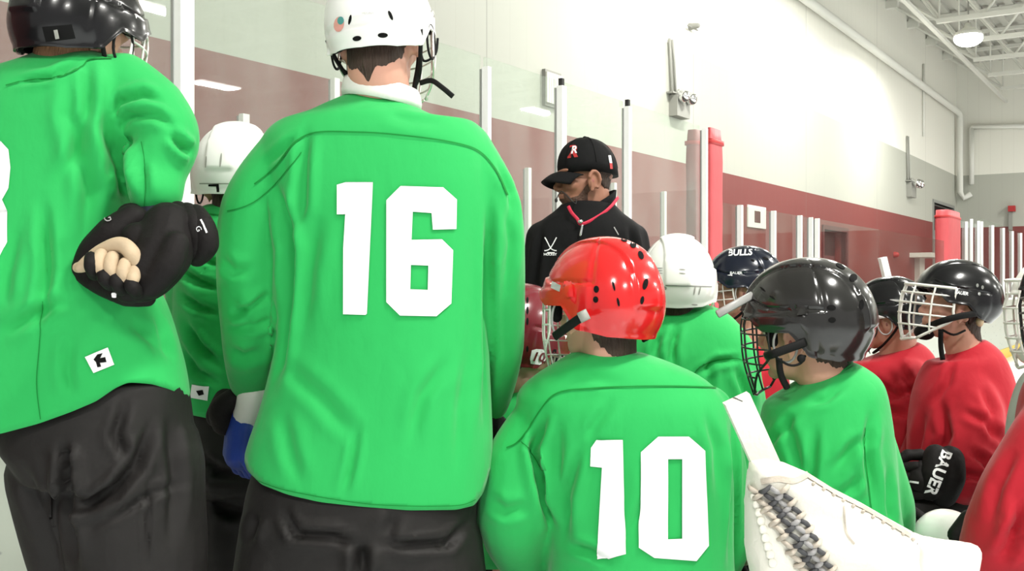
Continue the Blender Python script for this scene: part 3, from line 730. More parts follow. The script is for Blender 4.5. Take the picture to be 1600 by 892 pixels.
def cage(parent, H, m, top=.052, bottom=-.135, wmax=76, rw=.0026, vs=(-60, -38, -18, 0, 18, 38, 60), hs=(.030, -.002, -.034, -.068, -.1), fwd=1.0):
    def C(a, z):
        t = 1.0 if z > -.05 else 1-.34*((-.05-z)/.09)**1.4
        top_in = .012*sstep(z, .01, .055)
        a = math.radians(a); return H @ Vector((.112*math.sin(a)*(t*.5+.5), .012+(.137*fwd-top_in)*math.cos(a)*(t*.4+.6)+.0, z))
    mb = MB(); S = H.to_scale().x
    fr = [C(a, top-.0) for a in range(-wmax, wmax+1, 8)]
    side = lambda s: [C(s*wmax, z) for z in (top, .02, -.02, -.05)]+[C(s*(wmax-20), -.09), C(s*(wmax-42), bottom+.012)]
    low = [C(a, bottom+.012*abs(a)/34-.0) for a in range(-(wmax-42), wmax-41, 8)]
    mb.tube(fr, rw*1.35*S, 8)
    for s in (-1, 1): mb.tube(spath(side(s), 3), rw*1.35*S, 8)
    mb.tube(low, rw*1.35*S, 8)
    for a in vs:
        zb_ = bottom+.004 if abs(a) <= wmax-42 else -.055-(wmax-abs(a))/(42)*.085
        mb.tube([C(a, top+(zb_-top)*k/10) for k in range(11)], rw*S, 6)
    for z in hs:
        w_ = wmax if z > -.05 else wmax-42*(-.05-z)/.085
        mb.tube([C(-w_+2*w_*k/16, z) for k in range(17)], rw*S, 6)
    return build('cage', mb, m, parent)
def local_tube(name, parent, H, pts, r, m, n=8, flat=None):
    return build(name, MB().tube(spath([H @ Vector(p) for p in pts], 5), r, n, flat=(H.to_3x3() @ Vector(flat)) if flat else None), m, parent)
def chin_strap(parent, H, side=0):
    for s in ((-1, 1) if side == 0 else (side,)):
        local_tube('chin_strap', parent, H, [(s*.108, -.045, -.012), (s*.098, -.02, -.05), (s*.075, .03, -.095), (s*.03, .075, -.122), (0, .085, -.127)], .005, 'strap')
def hair(parent, H, m, low=-.075, jag=.008, seed=1, k=1.035, front=.03):
    rs = random.Random(seed); V = []; Fc = []; NT, NVv = 90, 22; jg = [rs.uniform(-jag, jag) for _ in range(NT)]
    for i in range(NVv+1):
        v = i/NVv
        for j in range(NT):
            th = -math.pi+2*math.pi*j/NT; d = abs(math.degrees(th)); zr = float(np.interp(d, [0, 60, 80, 98, 125, 180], [front+.02, front, .012, .0, low*.85, low]))+jg[j]*(d > 60)
            z = zr+(.125-zr)*math.cos(v*math.pi/2); q = (z-.035)/.092
            s_ = math.sqrt(max(1-min(max(q, 0), 1)**2, 0)) if z > .035 else 1-.30*min((.035-z)/.11, 1.2)**1.5
            rr = k+.012*math.sin(j*2.7+i*.4); V.append(H @ Vector((.077*math.sin(th)*s_*rr, (.097*math.cos(th)-.012+.012*(z < 0))*s_*rr, z)))
    for i in range(NVv):
        for j in range(NT): a = i*NT+j; b = i*NT+(j+1) % NT; Fc.append((a, a+NT, b+NT, b))
    me = bpy.data.meshes.new('hair'); me.from_pydata(V, [], Fc); bm = bmesh.new(); bm.from_mesh(me)
    bmesh.ops.remove_doubles(bm, verts=bm.verts, dist=.0004); bmesh.ops.recalc_face_normals(bm, faces=bm.faces); bm.to_mesh(me); bm.free()
    me = evalmesh(me, [('SOLIDIFY', dict(thickness=.008, offset=-1.0))])
    return link('hair', me, m, parent)
def nape(parent, body, H, m, low=-.11, peak=.0, wid=88, seed=2, off=.0035):
    """short hair lying on the back of the head and neck"""
    bb = bvh_of(body); rs = random.Random(seed); V = []; Fc = []; NI, NJ = 40, 12
    for i in range(NI+1):
        a = -wid+2*wid*i/NI; th = math.radians(180+a); dv = Vector((math.sin(th), math.cos(th), 0))
        lo = low+(abs(a)/wid)**2*(-low-.045)*.75-peak*math.exp(-(a/11)**2)+rs.uniform(-.004, .004)
        for k in range(NJ+1):
            z = -.0+(lo)*k/NJ; p0 = H @ (dv*.3+Vector((0, -.02, z))); d1 = (H.to_3x3() @ -dv).normalized(); hh, nn, ii, ds = bb.ray_cast(p0, d1)
            V.append(hh-d1*(off*(1.25-k/NJ)) if hh is not None else H @ (dv*.07+Vector((0, -.02, z))))
    for i in range(NI):
        for k in range(NJ): a = i*(NJ+1)+k; Fc.append((a, a+1, a+NJ+2, a+NJ+1))
    return build('nape_hair', MB().add(V, Fc), m, parent)
def ear_foam(parent, H):
    for s in (-1, 1): build('ear_foam', MB().capsule([H @ Vector((s*.092, .050, .022)), H @ Vector((s*.090, .048, -.018))], [.015*H.to_scale().x, .012*H.to_scale().x], 12), 'dark', parent)
def eyes(parent, H):
    for s in (-1, 1): build('eye', MB().ell(H @ Vector((s*.031, .083, -.004)), (.009, .009, .006), H.to_3x3()), 'eyewhite', parent)
def collar(parent, px, py, Y, L, R, d, m, h=.02, tilt=0.0, up=0.0):
    Rg = []
    for q, k in ((0, 1.0), (.35, 1.02), (.8, .98), (1, .94), (.9, .86), (0, .86)):
        c = P((L+R)/2, py, Y); hw = (R-L)/2/F*Y; ring = []
        for j in range(36):
            a = 2*math.pi*j/36; ring.append(c+Vector((hw*k*math.cos(a), d*k*math.sin(a), h*q+tilt*math.cos(a)*hw+up*d*math.sin(a))))
        Rg.append(ring)
    return build('collar', MB().rings(Rg, cap=False, closed=True), m, parent)
# hockey glove: flared cuff rolls, padded back, five separate fingers
def glove(parent, wrist, d, nrm, s=1.0, m='glove', palm='glovetan', curl=.9, cuff=True, side=1, wide=1.0):
    f = Vector(d).normalized(); n = Vector(nrm); n = (n-f*n.dot(f)).normalized(); x = f.cross(n).normalized()*side; w_ = Vector(wrist)
    g = MB()
    def at(a, b, c): return w_+(f*a+x*b+n*c)*s
    g.capsule([at(0, 0, 0), at(.045, 0, 0), at(.085, 0, 0)], [.040*s, .044*s, .042*s])
    for b in (-.030, -.010, .012, .033): g.capsule([at(.02, b, .014), at(.09, b*1.12, .010)], [.019*s, .017*s], 10)
    me = remeshed(g, .005, 3); me.name = 'glove'; o = link('glove', me, m, parent)
    pm = MB().ell(at(.065, 0, -.034), (.034*s, .045*s, .012*s), Matrix((x, f, n)).transposed()); build('palm', pm, palm, o)
    for i, (b, L) in enumerate(((-.036, .068), (-.012, .080), (.012, .084), (.036, .076))):
        p = [at(.100, b*1.1, .004)]; ang = .15; 
        for k, l in enumerate((.45, .32, .23)):
            ang += curl*(.75+.1*k); q = p[-1]+(f*math.cos(ang)-n*math.sin(ang))*L*l*1.15*s; p.append(q)
        fg = MB()
        for k in range(3): fg.capsule([p[k], p[k].lerp(p[k+1], .85)], [.0145*s, .0135*s], 10)
        me = remeshed(fg, .004, 2); me.name = 'finger'; link('finger', me, m, o)
    th = MB(); p = [at(.03, .040, -.006), at(.062, .066, -.014), at(.092, .070, -.030), at(.112, .058, -.045)]
    for k in range(3): th.capsule([p[k], p[k].lerp(p[k+1], .9)], [.0175*s, .0155*s], 10)
    me = remeshed(th, .004, 2); me.name = 'thumb'; link('thumb', me, m, o)
    if cuff:
        for a, r in ((-.02, .050), (-.052, .056), (-.084, .062)):
            pts = [at(a, r*1.05*wide*math.cos(q), r*.95*math.sin(q)) for q in [math.radians(v) for v in range(-40, 221, 20)]]
            build('cuff_roll', MB().capsule(pts, [.013*s]*len(pts), 10), m, o)
    return o
def legset(parent, hip, yaw, pose, pants='pants', spread=.13, draw_pants=True):
    """legs for the body, with socks and skates; returns chains for make_body"""
    fw = Vector((math.sin(math.radians(yaw)), math.cos(math.radians(yaw)), 0)); rt = Vector((fw.y, -fw.x, 0)); out = []
    for s in (-1, 1):
        h = hip+rt*s*.10
        if pose == 'stand':
            g = Vector((hip.x, hip.y, 0))+rt*s*spread; kn = g+Vector((0, 0, .56))+fw*.07; an = g+Vector((0, 0, .16)); toe = g+fw*.17+Vector((0, 0, .085)); dn = Vector((0, 0, -1)); heel = g-fw*.05+Vector((0, 0, .09))
        else:
            g = Vector((hip.x, hip.y, 0)); kn = g+rt*s*(spread+.02)+fw*.10+Vector((0, 0, .115)); an = g+rt*s*spread-fw*.30+Vector((0, 0, .12)); toe = an-fw*.10+Vector((0, 0, -.07)); heel = an-fw*.06+Vector((0, 0, .05))
        out.append(([h, h.lerp(kn, .5), kn, kn.lerp(an, .4), an, an.lerp(toe, .9)], [.085, .075, .055, .055, .038, .030]))
        build('sock', MB().capsule([kn.lerp(an, -.02), kn.lerp(an, .4), kn.lerp(an, .93)], [.078, .078, .052], 18), 'whitefab' if s else 'red', parent)
        bt = MB().capsule([an+(kn-an).normalized()*.07, an, heel.lerp(toe, .35)], [.056, .052, .046], 16).capsule([heel, heel.lerp(toe, .5), toe], [.042, .045, .036], 16)
        me = remeshed(bt, .008, 3); me.name = 'skate'; sk = link('skate', me, 'rubber', parent)
        if pose == 'stand':
            c = heel.lerp(toe, .5); c.z = .030; build('blade_holder', MB().box(c+Vector((0, 0, .010)), fw*.115, rt*.011, (0, 0, .022)), 'hwhite', sk, False)
            c.z = .009; build('skate_blade', MB().box(c, fw*.14, rt*.002, (0, 0, .009)), 'blade', sk, False)
        else:
            dr = (toe-heel).normalized(); c = heel.lerp(toe, .5)-fw*.062; build('blade_holder', MB().box(c, dr*.115, rt*.011, fw*.022), 'hwhite', sk, False)
            c = c-fw*.028; build('skate_blade', MB().box(c, dr*.12, rt*.002, fw*.007), 'blade', sk, False)
        if draw_pants:
            pass
    return out
def pants(parent, m, hiprings, legsP, vox=.010, folds=(), seed=3, namp=.006):
    mb = MB()
    if hiprings: mb.rings([ring_px(q[1], q[2], q[0], q[3], q[4]) for q in hiprings])
    for pts, r in legsP: mb.capsule(pts, r, 20)
    me = remeshed(mb, vox, 5); add_folds(me, folds, seed, namp); me.name = 'hockey_pants'; return link('hockey_pants', me, m, parent)
# ------------------------------------------------------------------ the people
def person(label, px, Y):
    return thing('person', label, 'person', (P(px, 442, Y).x, Y, 0), None)
def leg_folds(c): return c
# --- number 16, standing, seen from behind
YB = 2.35
t = person('person with number 16 on a green jersey and a white helmet, standing with back turned', 580, YB)
torB = [(160, 546, 660, YB+.01, .078, 0, -.22), (170, 528, 684, YB+.01, .09, 0, -.18), (182, 484, 714, YB, .105, 0, -.06), (192, 432, 742, YB, .115), (225, 408, 766, YB, .13), (290, 412, 775, YB, .145), (380, 422, 772, YB, .15), (500, 434, 768, YB, .155), (620, 412, 766, YB, .165), (700, 388, 766, YB, .17), (760, 380, 762, YB, .175), (840, 382, 758, YB, .175)]
armsB = [[(455, 238, YB, 50), (404, 330, YB+.0, 58), (392, 450, YB+.01, 55), (392, 540, YB+.07, 47), (394, 600, YB+.16, 35)],
         [(722, 238, YB, 50), (768, 320, YB, 48), (778, 430, YB+.02, 46), (776, 540, YB+.1, 40), (768, 630, YB+.2, 26)]]
foldB = [([(480, 195), (474, 250), (472, 320), (459, 372)], 8, .008), ([(352, 495), (392, 482), (432, 455)], 6, .007), ([(350, 515), (400, 512), (438, 492)], 6, .006), ([(775, 250), (800, 300), (806, 350)], 6, .006), ([(425, 275), (445, 330), (455, 390), (449, 470), (439, 540), (426, 612)], 8, .016), ([(500, 330), (480, 420), (470, 520)], 12, .006), ([(412, 262), (470, 208)], 6, .004),
 ([(560, 660), (548, 730), (535, 775)], 6, .005), ([(430, 560), (500, 620), (560, 690)], 12, .004), ([(765, 300), (762, 430), (764, 560), (757, 680)], 7, .010), ([(350, 545), (380, 560), (415, 548)], 8, .006), ([(352, 470), (390, 500), (420, 480)], 9, .005),
 ([(790, 300), (800, 380), (790, 470)], 8, .006), ([(700, 560), (660, 620), (640, 700)], 10, .005), ([(735, 540), (720, 640), (715, 740)], 9, .004), ([(590, 170), (640, 185), (700, 190)], 10, .003), ([(440, 640), (452, 700), (470, 760)], 10, .004), ([(340, 400), (365, 425), (400, 420)], 8, .005)]
j = garment('jersey', t, 'green', torB, armsB, hem=[(300, 640), (362, 628), (383, 712), (400, 745), (440, 768), (490, 783), (560, 792), (640, 798), (720, 796), (745, 788), (757, 765), (766, 700), (800, 640)][0:0] or [(300, 700), (380, 712), (388, 735), (410, 757), (450, 773), (500, 785), (560, 792), (640, 798), (715, 797), (742, 790), (755, 770), (762, 740), (770, 700), (850, 700)], folds=foldB, vox=.0075, seed=1, namp=.007)
bj = bvh_of(j)
decal('number', [[(527, 289), (541, 285), (583, 285), (574, 490), (572, 492), (537, 491), (537, 388), (540, 335), (527, 335)]], bj, 'numwhite', j, .004, 5)
def digit6(outer, hole, bvh, par, step=6):
    bm = bmesh.new(); bm.faces.new([bm.verts.new((x, y, 0)) for x, y in outer]); bm.normal_update(); bmesh.ops.triangulate(bm, faces=bm.faces)
    cuts = [((x, y, 0), (-(hole[(i+1) % len(hole)][1]-y), hole[(i+1) % len(hole)][0]-x, 0)) for i, (x, y) in enumerate(hole)]
    xs = [p[0] for p in outer]; ys = [p[1] for p in outer]
    q = min(xs)
    while q < max(xs): cuts.append(((q, 0, 0), (1, 0, 0))); q += step
    q = min(ys)
    while q < max(ys): cuts.append(((0, q, 0), (0, 1, 0))); q += step
    for co, no in cuts: bmesh.ops.bisect_plane(bm, geom=bm.verts[:]+bm.edges[:]+bm.faces[:], plane_co=co, plane_no=no)
    def inside(c):
        r = False; n = len(hole)
        for i in range(n):
            x0, y0 = hole[i]; x1, y1 = hole[(i+1) % n]
            if (y0 > c.y) != (y1 > c.y) and c.x < (x1-x0)*(c.y-y0)/(y1-y0)+x0: r = not r
        return r
    bmesh.ops.delete(bm, geom=[f for f in bm.faces if inside(f.calc_center_median())], context='FACES')
    bmesh.ops.remove_doubles(bm, verts=bm.verts, dist=.05); bmesh.ops.triangulate(bm, faces=bm.faces); bm.verts.index_update(); V = [(v.co.x, v.co.y) for v in bm.verts]; Fc = [tuple(v.index for v in f.verts) for f in bm.faces]; bm.free()
    build('number', drape(bvh, V, Fc, .004), 'numwhite', par)
digit6([(604, 313), (626, 291), (692, 293), (713, 312), (712, 358), (676, 359), (674, 333), (645, 331), (643, 375), (690, 374), (707, 391), (704, 474), (681, 494), (625, 493), (604, 472)],
       [(642, 414), (641, 452), (668, 453), (669, 415)], bj, j)
ribbon('seam', [(398, 288), (430, 262), (478, 212), (560, 207), (650, 214), (720, 226), (752, 240), (775, 268), (792, 305)], 2.2, bj, 'green_seam', j)
ribbon('seam', [(356, 330), (385, 322), (412, 305), (440, 278), (470, 238)], 1.5, bj, 'green_seam', j)
ribbon('seam', [(398, 748), (450, 766), (560, 785), (640, 790), (715, 789), (742, 780)], 1.2, bj, 'green_seam', j)
HB = headmat(595, 56, YB, 14, 5, -3, 1.04)
lg = legset(t, P(575, 800, YB)-Vector((0, 0, .0)), 5, 'stand')
bd_ = make_body(t, HB, (596, 165, YB, 44), torB[2:], armsB, lg, nr=.066)
nape(t, bd_, HB, 'hairbrown', -.100, .022, 80)
collar(t, 595, 162, YB+.005, 535, 658, .092, 'whitefab', .044, -.18, .0)
hair(t, HB, 'hairbrown', -.118, .012, 3, 1.10)
h = helmet(t, HB, 'hwhite', 3, 1.0, True)
bh = bvh_of(h)
for e in ((558, 60, 7, 4, -8), (598, 55, 8, 4, 0)): decal('vent', [ellp(*e)], bh, 'dark', h, .0012, 4)
for e in ((547, 31, 2.2, 8, 12), (610, 24, 2.6, 8, -24)): decal('vent', [ellp(*e)], bh, 'dark', h, .0012, 4)
decal('sticker', [ellp(530, 38, 8, 12, 10)], bh, mat('sticker_pink', (.75, .35, .30), .5), h, .0012, 3); decal('sticker', [ellp(533, 32, 5, 6, 10)], bh, mat('sticker_teal', (.08, .30, .28), .5), h, .002, 3)
textdecal('lettering', 'HOCKEY', 575, 21, 3.2, bh, 'greybox', h)
cage(h, HB, 'steel', vs=(-70, -48, -24, 0, 24, 48, 70), wmax=84, rw=.0022)
chin_strap(h, HB)
build('chin_strap', MB().tube(spath([P(515, 45, YB), P(522, 85, YB), P(535, 108, YB-.01), P(548, 117, YB)], 5), .004, 8), 'strap', h)
build('chin_strap', MB().tube(spath([P(655, 70, YB-.01), P(654, 100, YB-.01), P(648, 135, YB), P(648, 146, YB)], 5), (.006), 8), 'strap', h)
build('strap_end', MB().tube(spath([P(656, 130, YB), P(674, 126, YB-.01), P(690, 136, YB-.02), P(708, 151, YB-.02)], 5), [(.006, .0016)]*16, 8, flat=(0, 1, .2)), 'strap', h)
build('chin_strap', MB().tube(spath([P(656, 70, YB+.02), P(662, 95, YB+.02), P(680, 85, YB+.03), P(684, 60, YB+.04)], 5), .003, 8), 'strap', h)
hipB = [(720, 400, 745, YB, .14), (770, 385, 748, YB, .165), (830, 375, 745, YB, .17), (900, 372, 745, YB, .165)]
LP = [([P(470, 850, YB), P(462, 960, YB), lg[0][0][2]+Vector((0, 0, .02))], [.145, .145, .10]), ([P(655, 850, YB), P(665, 960, YB), lg[1][0][2]+Vector((0, 0, .02))], [.145, .145, .10])]
pants(t, 'pants', hipB, LP, .010, [([(440, 795), (462, 835), (520, 838), (560, 852)], 7, .012), ([(740, 810), (700, 850), (640, 852), (590, 846)], 7, .010), ([(565, 850), (566, 900)], 10, .02), ([(400, 800), (385, 850)], 8, .008), ([(620, 800), (600, 840)], 10, .006)], 4)
build('sleeve_liner', MB().capsule([P(398, 612, YB+.13), P(388, 655, YB+.17)], [.040, .040], 16), 'whitefab', t)
g = glove(t, P(385, 655, YB+.17), P(372, 735, YB+.16)-P(385, 655, YB+.17), Vector((-.7, -.7, 0)), 1.0, 'gloveblue', 'glove', .8, False, 1)
cf = MB().capsule([P(362, 622, YB+.14), P(345, 640, YB+.15), P(350, 662, YB+.17)], [.024, .030, .030], 14).capsule([P(352, 625, YB+.2), P(340, 650, YB+.2)], [.03, .03]); me = remeshed(cf, .006, 3); me.name = 'glove_cuff'; link('glove_cuff', me, 'glove', g)
textdecal('lettering', 'ICE', 347, 640, 8, bvh_of(g), 'numwhite', g, -30)
g2 = glove(t, P(762, 650, YB+.2), P(762, 730, YB+.2)-P(762, 650, YB+.2), Vector((.5, -.8, 0)), .95, 'glove', 'whitefab', .8, False, -1)
# --- leftmost player, leaning on the boards, hands behind the back
YA = 2.2
t = person('leftmost person in green jersey and black helmet leaning forward, gloved hands behind the back', 130, YA)
torA = [(86, 62, 168, YA, .06), (100, 30, 205, YA, .09), (118, -20, 225, YA, .11), (150, -45, 232, YA, .13), (220, -70, 222, YA, .145), (320, -80, 212, YA, .155), (400, -90, 218, YA, .165), (470, -98, 252, YA, .175), (540, -108, 276, YA, .18), (600, -112, 292, YA, .185), (700, -110, 305, YA, .185)]
armsA = [[(196, 132, YA-.01, 50), (240, 172, YA-.03, 56), (266, 216, YA-.05, 50), (248, 268, YA-.06, 48), (246, 300, YA-.08, 44)],
         [(-20, 160, YA, 55), (-90, 280, YA-.02, 58), (-40, 370, YA+.02, 42), (60, 390, YA+.02, 32)]]
foldA = [([(176, 192), (188, 160), (222, 147), (262, 158)], 7, .008), ([(180, 205), (204, 180), (244, 180), (278, 200)], 7, .008), ([(175, 200), (190, 260), (196, 310)], 10, .018), ([(222, 250), (226, 310)], 7, .006), ([(262, 205), (290, 232), (305, 238)], 7, .012), ([(120, 110), (110, 180), (140, 300), (130, 400)], 12, .008), ([(68, 310), (75, 420), (60, 520)], 9, .010), ([(110, 470), (80, 480), (40, 500), (0, 520)], 10, .008), ([(135, 90), (138, 160), (136, 200)], 9, .008),
 ([(160, 150), (170, 250), (172, 300)], 10, .01), ([(200, 500), (240, 530), (262, 560)], 9, .006), ([(240, 490), (258, 530), (272, 565)], 7, .006), ([(20, 130), (80, 122), (130, 96)], 5, .006), ([(30, 350), (10, 430), (5, 480)], 10, .006), ([(140, 130), (125, 220), (90, 300)], 10, .006), ([(110, 520), (105, 580), (115, 620)], 9, .005)]
j = garment('jersey', t, 'green', torA, armsA, hem=[(-300, 700), (-60, 688), (0, 678), (60, 662), (110, 644), (150, 627), (180, 606), (200, 597), (240, 600), (270, 609), (293, 619), (330, 625)], folds=foldA, vox=.0075, seed=5, namp=.007)
bj = bvh_of(j)
decal('number', [[(-60, 215), (2, 221), (14, 234), (17, 262), (14, 294), (4, 312), (12, 330), (11, 378), (-2, 402), (-60, 406), (-60, 372), (-30, 368), (-26, 330), (-50, 326), (-50, 300), (-26, 296), (-24, 255), (-60, 250)]], bj, 'numwhite', j)
decal('label_tag', [[(132, 558), (168, 543), (178, 570), (146, 583)]], bj, 'numwhite', j, .003, 8)
decal('label_print', [[(146, 562), (152, 554), (160, 552), (156, 560), (164, 558), (166, 566), (156, 567), (158, 573), (152, 574), (150, 566)]], bj, 'dark', j, .0045, 8)
ribbon('seam', [(10, 134), (50, 124), (95, 120), (128, 104), (140, 94), (175, 92)], 1.8, bj, 'green_seam', j)
ribbon('seam', [(66, 470), (62, 540), (58, 600), (64, 655)], 1.3, bj, 'green_seam', j)
ribbon('seam', [(222, 222), (228, 270), (226, 322)], 1.3, bj, 'green_seam', j)
HA = headmat(124, 58, YA, 24, 8, 2, 1.04)
lgA = legset(t, P(170, 700, YA), 25, 'stand')
LPA = [([P(78, 740, YA), P(118, 860, YA+.02), P(150, 960, YA+.04), lgA[0][0][2]], [.09, .095, .09, .085]), ([P(208, 720, YA), P(214, 860, YA-.02), P(225, 980, YA), lgA[1][0][2]], [.145, .142, .13, .10])]
bd_ = make_body(t, HA, (118, 112, YA, 40), torA[2:7]+[(520, 0, 262, YA, .16), (600, 40, 280, YA, .16), (660, 60, 285, YA, .15)], armsA, [(l[0]+g_[0][3:], [.05, .055, .055, .05]+g_[1][3:]) for l, g_ in zip(LPA, lgA)], nr=.064)
nape(t, bd_, HA, 'hairblond', -.115, .0, 85)
hair(t, HA, 'hairblond', -.125, .012, 9, 1.10)
h = helmet(t, HA, 'hblack', 0, 1.0, True); bh = bvh_of(h)
for th, z, a, b_ in ((180, .07, .034, .003), (152, .05, .003, .012), (-152, .05, .003, .012), (150, .09, .004, .009), (205, .09, .004, .009)): hvent(h, HA, th, z, a, b_, 0, bh)
decal('adjuster_panel', [[(66, 42), (112, 38), (118, 60), (72, 66)]], bh, 'dark', h, .0012, 4); decal('adjuster_clip', [[(84, 47), (90, 46), (93, 60), (87, 61)]], bh, 'greybox', h, .0025, 4)
cage(h, HA, 'cagewhite', wmax=80); chin_strap(h, HA)
build('cage_strap', MB().tube(spath([P(46, 30, YA), P(40, 55, YA), P(50, 70, YA), P(58, 98, YA)], 5), .005, 8), 'strap', h)
hipA = [(590, 20, 285, YA, .15), (650, 0, 292, YA, .17), (700, 14, 298, YA, .172), (745, 52, 302, YA, .165)]
LPA = [([P(78, 740, YA), P(118, 860, YA+.02), P(150, 960, YA+.04), lgA[0][0][2]], [.09, .095, .09, .085]), ([P(208, 720, YA), P(214, 860, YA-.02), P(225, 980, YA), lgA[1][0][2]], [.145, .142, .13, .10])]
pants(t, 'pants', hipA, LPA, .009, [([(98, 690), (104, 750), (112, 800), (118, 892)], 8, .022), ([(110, 740), (130, 790), (180, 760), (230, 690)], 8, .010), ([(130, 800), (180, 770), (215, 730), (240, 650)], 9, .012), ([(200, 620), (180, 680), (200, 720)], 8, .008), ([(120, 830), (190, 800), (240, 770), (300, 750)], 6, .005), ([(232, 740), (230, 892)], 4, .005), ([(262, 640), (275, 740), (268, 860)], 10, .008), ([(100, 700), (112, 735)], 6, .015), ([(30, 720), (60, 790), (95, 860)], 10, .006)], 8)
# gloves of the leftmost player
YG = YA-.20
def pxcap(mb, pts, n=14): return mb.capsule([P(a, b, c) for a, b, c, r in pts], [r/F*c for a, b, c, r in pts], n)
gm = MB(); pxcap(gm, [(262, 355, YG+.05, 40), (255, 395, YG+.02, 46), (228, 432, YG, 40), (205, 446, YG+.0, 30)]); pxcap(gm, [(276, 380, YG-.02, 20), (262, 415, YG-.03, 23), (235, 445, YG-.02, 22)])
pxcap(gm, [(215, 372, YG+.02, 26), (228, 400, YG+.01, 26)])
me = remeshed(gm, .005, 3); me.name = 'glove'; ga = link('glove', me, 'glove', t)
for i, (x0, y0) in enumerate(((288, 350), (302, 352), (316, 355))):
    mb = pxcap(MB(), [(x0-10, y0-20, YG+.08, 17), (x0+2, y0+2, YG+.05, 20), (x0+6, y0+28, YG+.05, 20), (x0-8, y0+48, YG+.07, 15)]); me = remeshed(mb, .005, 2); me.name = 'cuff_roll'; o = link('cuff_roll', me, 'glove', ga)
ribbon('trim_mark', [(314, 344), (318, 352), (323, 364)], 2.5, bvh_of(o), 'numwhite', ga)
textdecal('lettering', 'G', 311, 358, 8, bvh_of(o), 'numwhite', ga, 60)
build('wrist_liner', pxcap(MB(), [(246, 334, YG+.12, 36), (248, 356, YG+.11, 33)]), 'navyfab', ga)
gm = MB(); pxcap(gm, [(208, 345, YG+.06, 26), (180, 368, YG+.05, 32), (150, 395, YG+.05, 28), (132, 418, YG+.05, 20)]); pxcap(gm, [(205, 340, YG+.08, 24), (218, 356, YG+.08, 26)]); pxcap(gm, [(130, 432, YG+.04, 12), (160, 445, YG+.03, 18), (200, 458, YG+.01, 22), (230, 466, YG+.02, 14)])
me = remeshed(gm, .005, 3); me.name = 'glove'; gb = link('glove', me, 'glove', t)
bg = bvh_of(gb)
textdecal('lettering', 'G', 169, 342, 12, bg, 'lacegrey', gb, -20)
pm = MB(); pxcap(pm, [(126, 418, YG-.01, 9), (155, 395, YG-.02, 12), (188, 382, YG-.03, 13), (208, 398, YG-.035, 13), (216, 420, YG-.03, 10)]); pxcap(pm, [(165, 400, YG+.0, 16), (195, 408, YG+.0, 18), (205, 425, YG, 14)]); pxcap(pm, [(122, 418, YG+.0, 9), (140, 414, YG-.01, 10)])
me = remeshed(pm, .004, 2); me.name = 'palm'; link('palm', me, 'glovetan', gb)
for (a, b_, c) in (((158, 398), (153, 412), (160, 424)), ((176, 402), (172, 416), (178, 430)), ((196, 412), (192, 426), (196, 438)), ((210, 424), (208, 434), (208, 444))):
    mb = pxcap(MB(), [(a[0], a[1], YG-.04, 11), (b_[0], b_[1], YG-.055, 11), (c[0]-2, c[1]-2, YG-.055, 9)], 12); me = remeshed(mb, .0035, 2); me.name = 'finger'; fo = link('finger', me, 'glovetan', gb)
for (a, c) in (((142, 402), (148, 428)), ((160, 426), (172, 444)), ((180, 432), (190, 452)), ((203, 440), (214, 456))):
    mb = pxcap(MB(), [(a[0], a[1], YG-.05, 10), ((a[0]+c[0])/2-2, (a[1]+c[1])/2, YG-.06, 12), (c[0], c[1], YG-.04, 11)], 12); me = remeshed(mb, .0035, 2); me.name = 'fingertip'; fo = link('fingertip', me, 'glove', gb)
for e in ((172, 441, 2, 2), (189, 459, 2.2, 2)): decal('stud', [ellp(*e)], bvh_of(fo) if False else bg, 'numwhite', gb, .03, 4)
# --- player between the two, mostly hidden
YC = 2.85
t = person('person in green jersey and white helmet half hidden between the leftmost player and number 16', 380, YC)
torC = [(322, 325, 425, YC, .07), (338, 300, 455, YC, .10), (370, 285, 480, YC, .13), (430, 276, 490, YC, .15), (520, 272, 495, YC, .16), (600, 278, 500, YC, .17), (700, 285, 500, YC, .17)]
armsC = [[(305, 365, YC, 38), (292, 450, YC+.02, 36), (300, 520, YC+.2, 30)], [(460, 365, YC, 40), (490, 450, YC, 38), (470, 530, YC+.15, 30)]]
j = garment('jersey', t, 'green', torC, armsC, hem=[(200, 640), (280, 640), (297, 648), (330, 655), (400, 660), (520, 660)], folds=[([(275, 420), (310, 440), (345, 452)], 6, .014), ([(272, 455), (310, 480), (345, 490)], 6, .012), ([(285, 500), (310, 540), (350, 575)], 6, .012), ([(275, 400), (320, 405), (345, 415)], 5, .010), ([(285, 545), (305, 580), (345, 600)], 6, .010)], vox=.009, seed=12)
bj = bvh_of(j)
decal('label_tag', [[(301, 600), (327, 604), (325, 626), (298, 621)]], bj, 'numwhite', j, .003, 8); decal('label_print', [[(308, 610), (318, 608), (320, 616), (312, 618)]], bj, 'dark', j, .0045, 8)
ribbon('seam', [(315, 334), (350, 337), (380, 338)], 1.6, bj, 'green_seam', j)
HCc = headmat(372, 282, YC, 5, 6, 0, 1.02)
lg = legset(t, P(385, 660, YC), 10, 'stand'); bd_ = make_body(t, HCc, (372, 335, YC, 30), torC[1:], armsC, lg, vox=.009)
nape(t, bd_, HCc, 'hairbrown', -.10, .0, 80)
hair(t, HCc, 'hairbrown', -.08, .008, 5)
h = helmet(t, HCc, 'hwhite', 0, .95); bh = bvh_of(h)
decal('helmet_band', [[(312, 286), (400, 286), (400, 287.5), (312, 287.5)]], bh, 'greybox', h, .001, 6)
decal('black_mark', [[(326, 288), (342, 287), (344, 310), (340, 310), (338, 291), (326, 291)]], bh, 'dark', h, .0015, 4)
for e in ((345, 250, 1.5, 11, 6), (322, 253, 1.2, 9, 4)): decal('vent', [ellp(*e)], bh, 'greybox', h, .0012, 4)
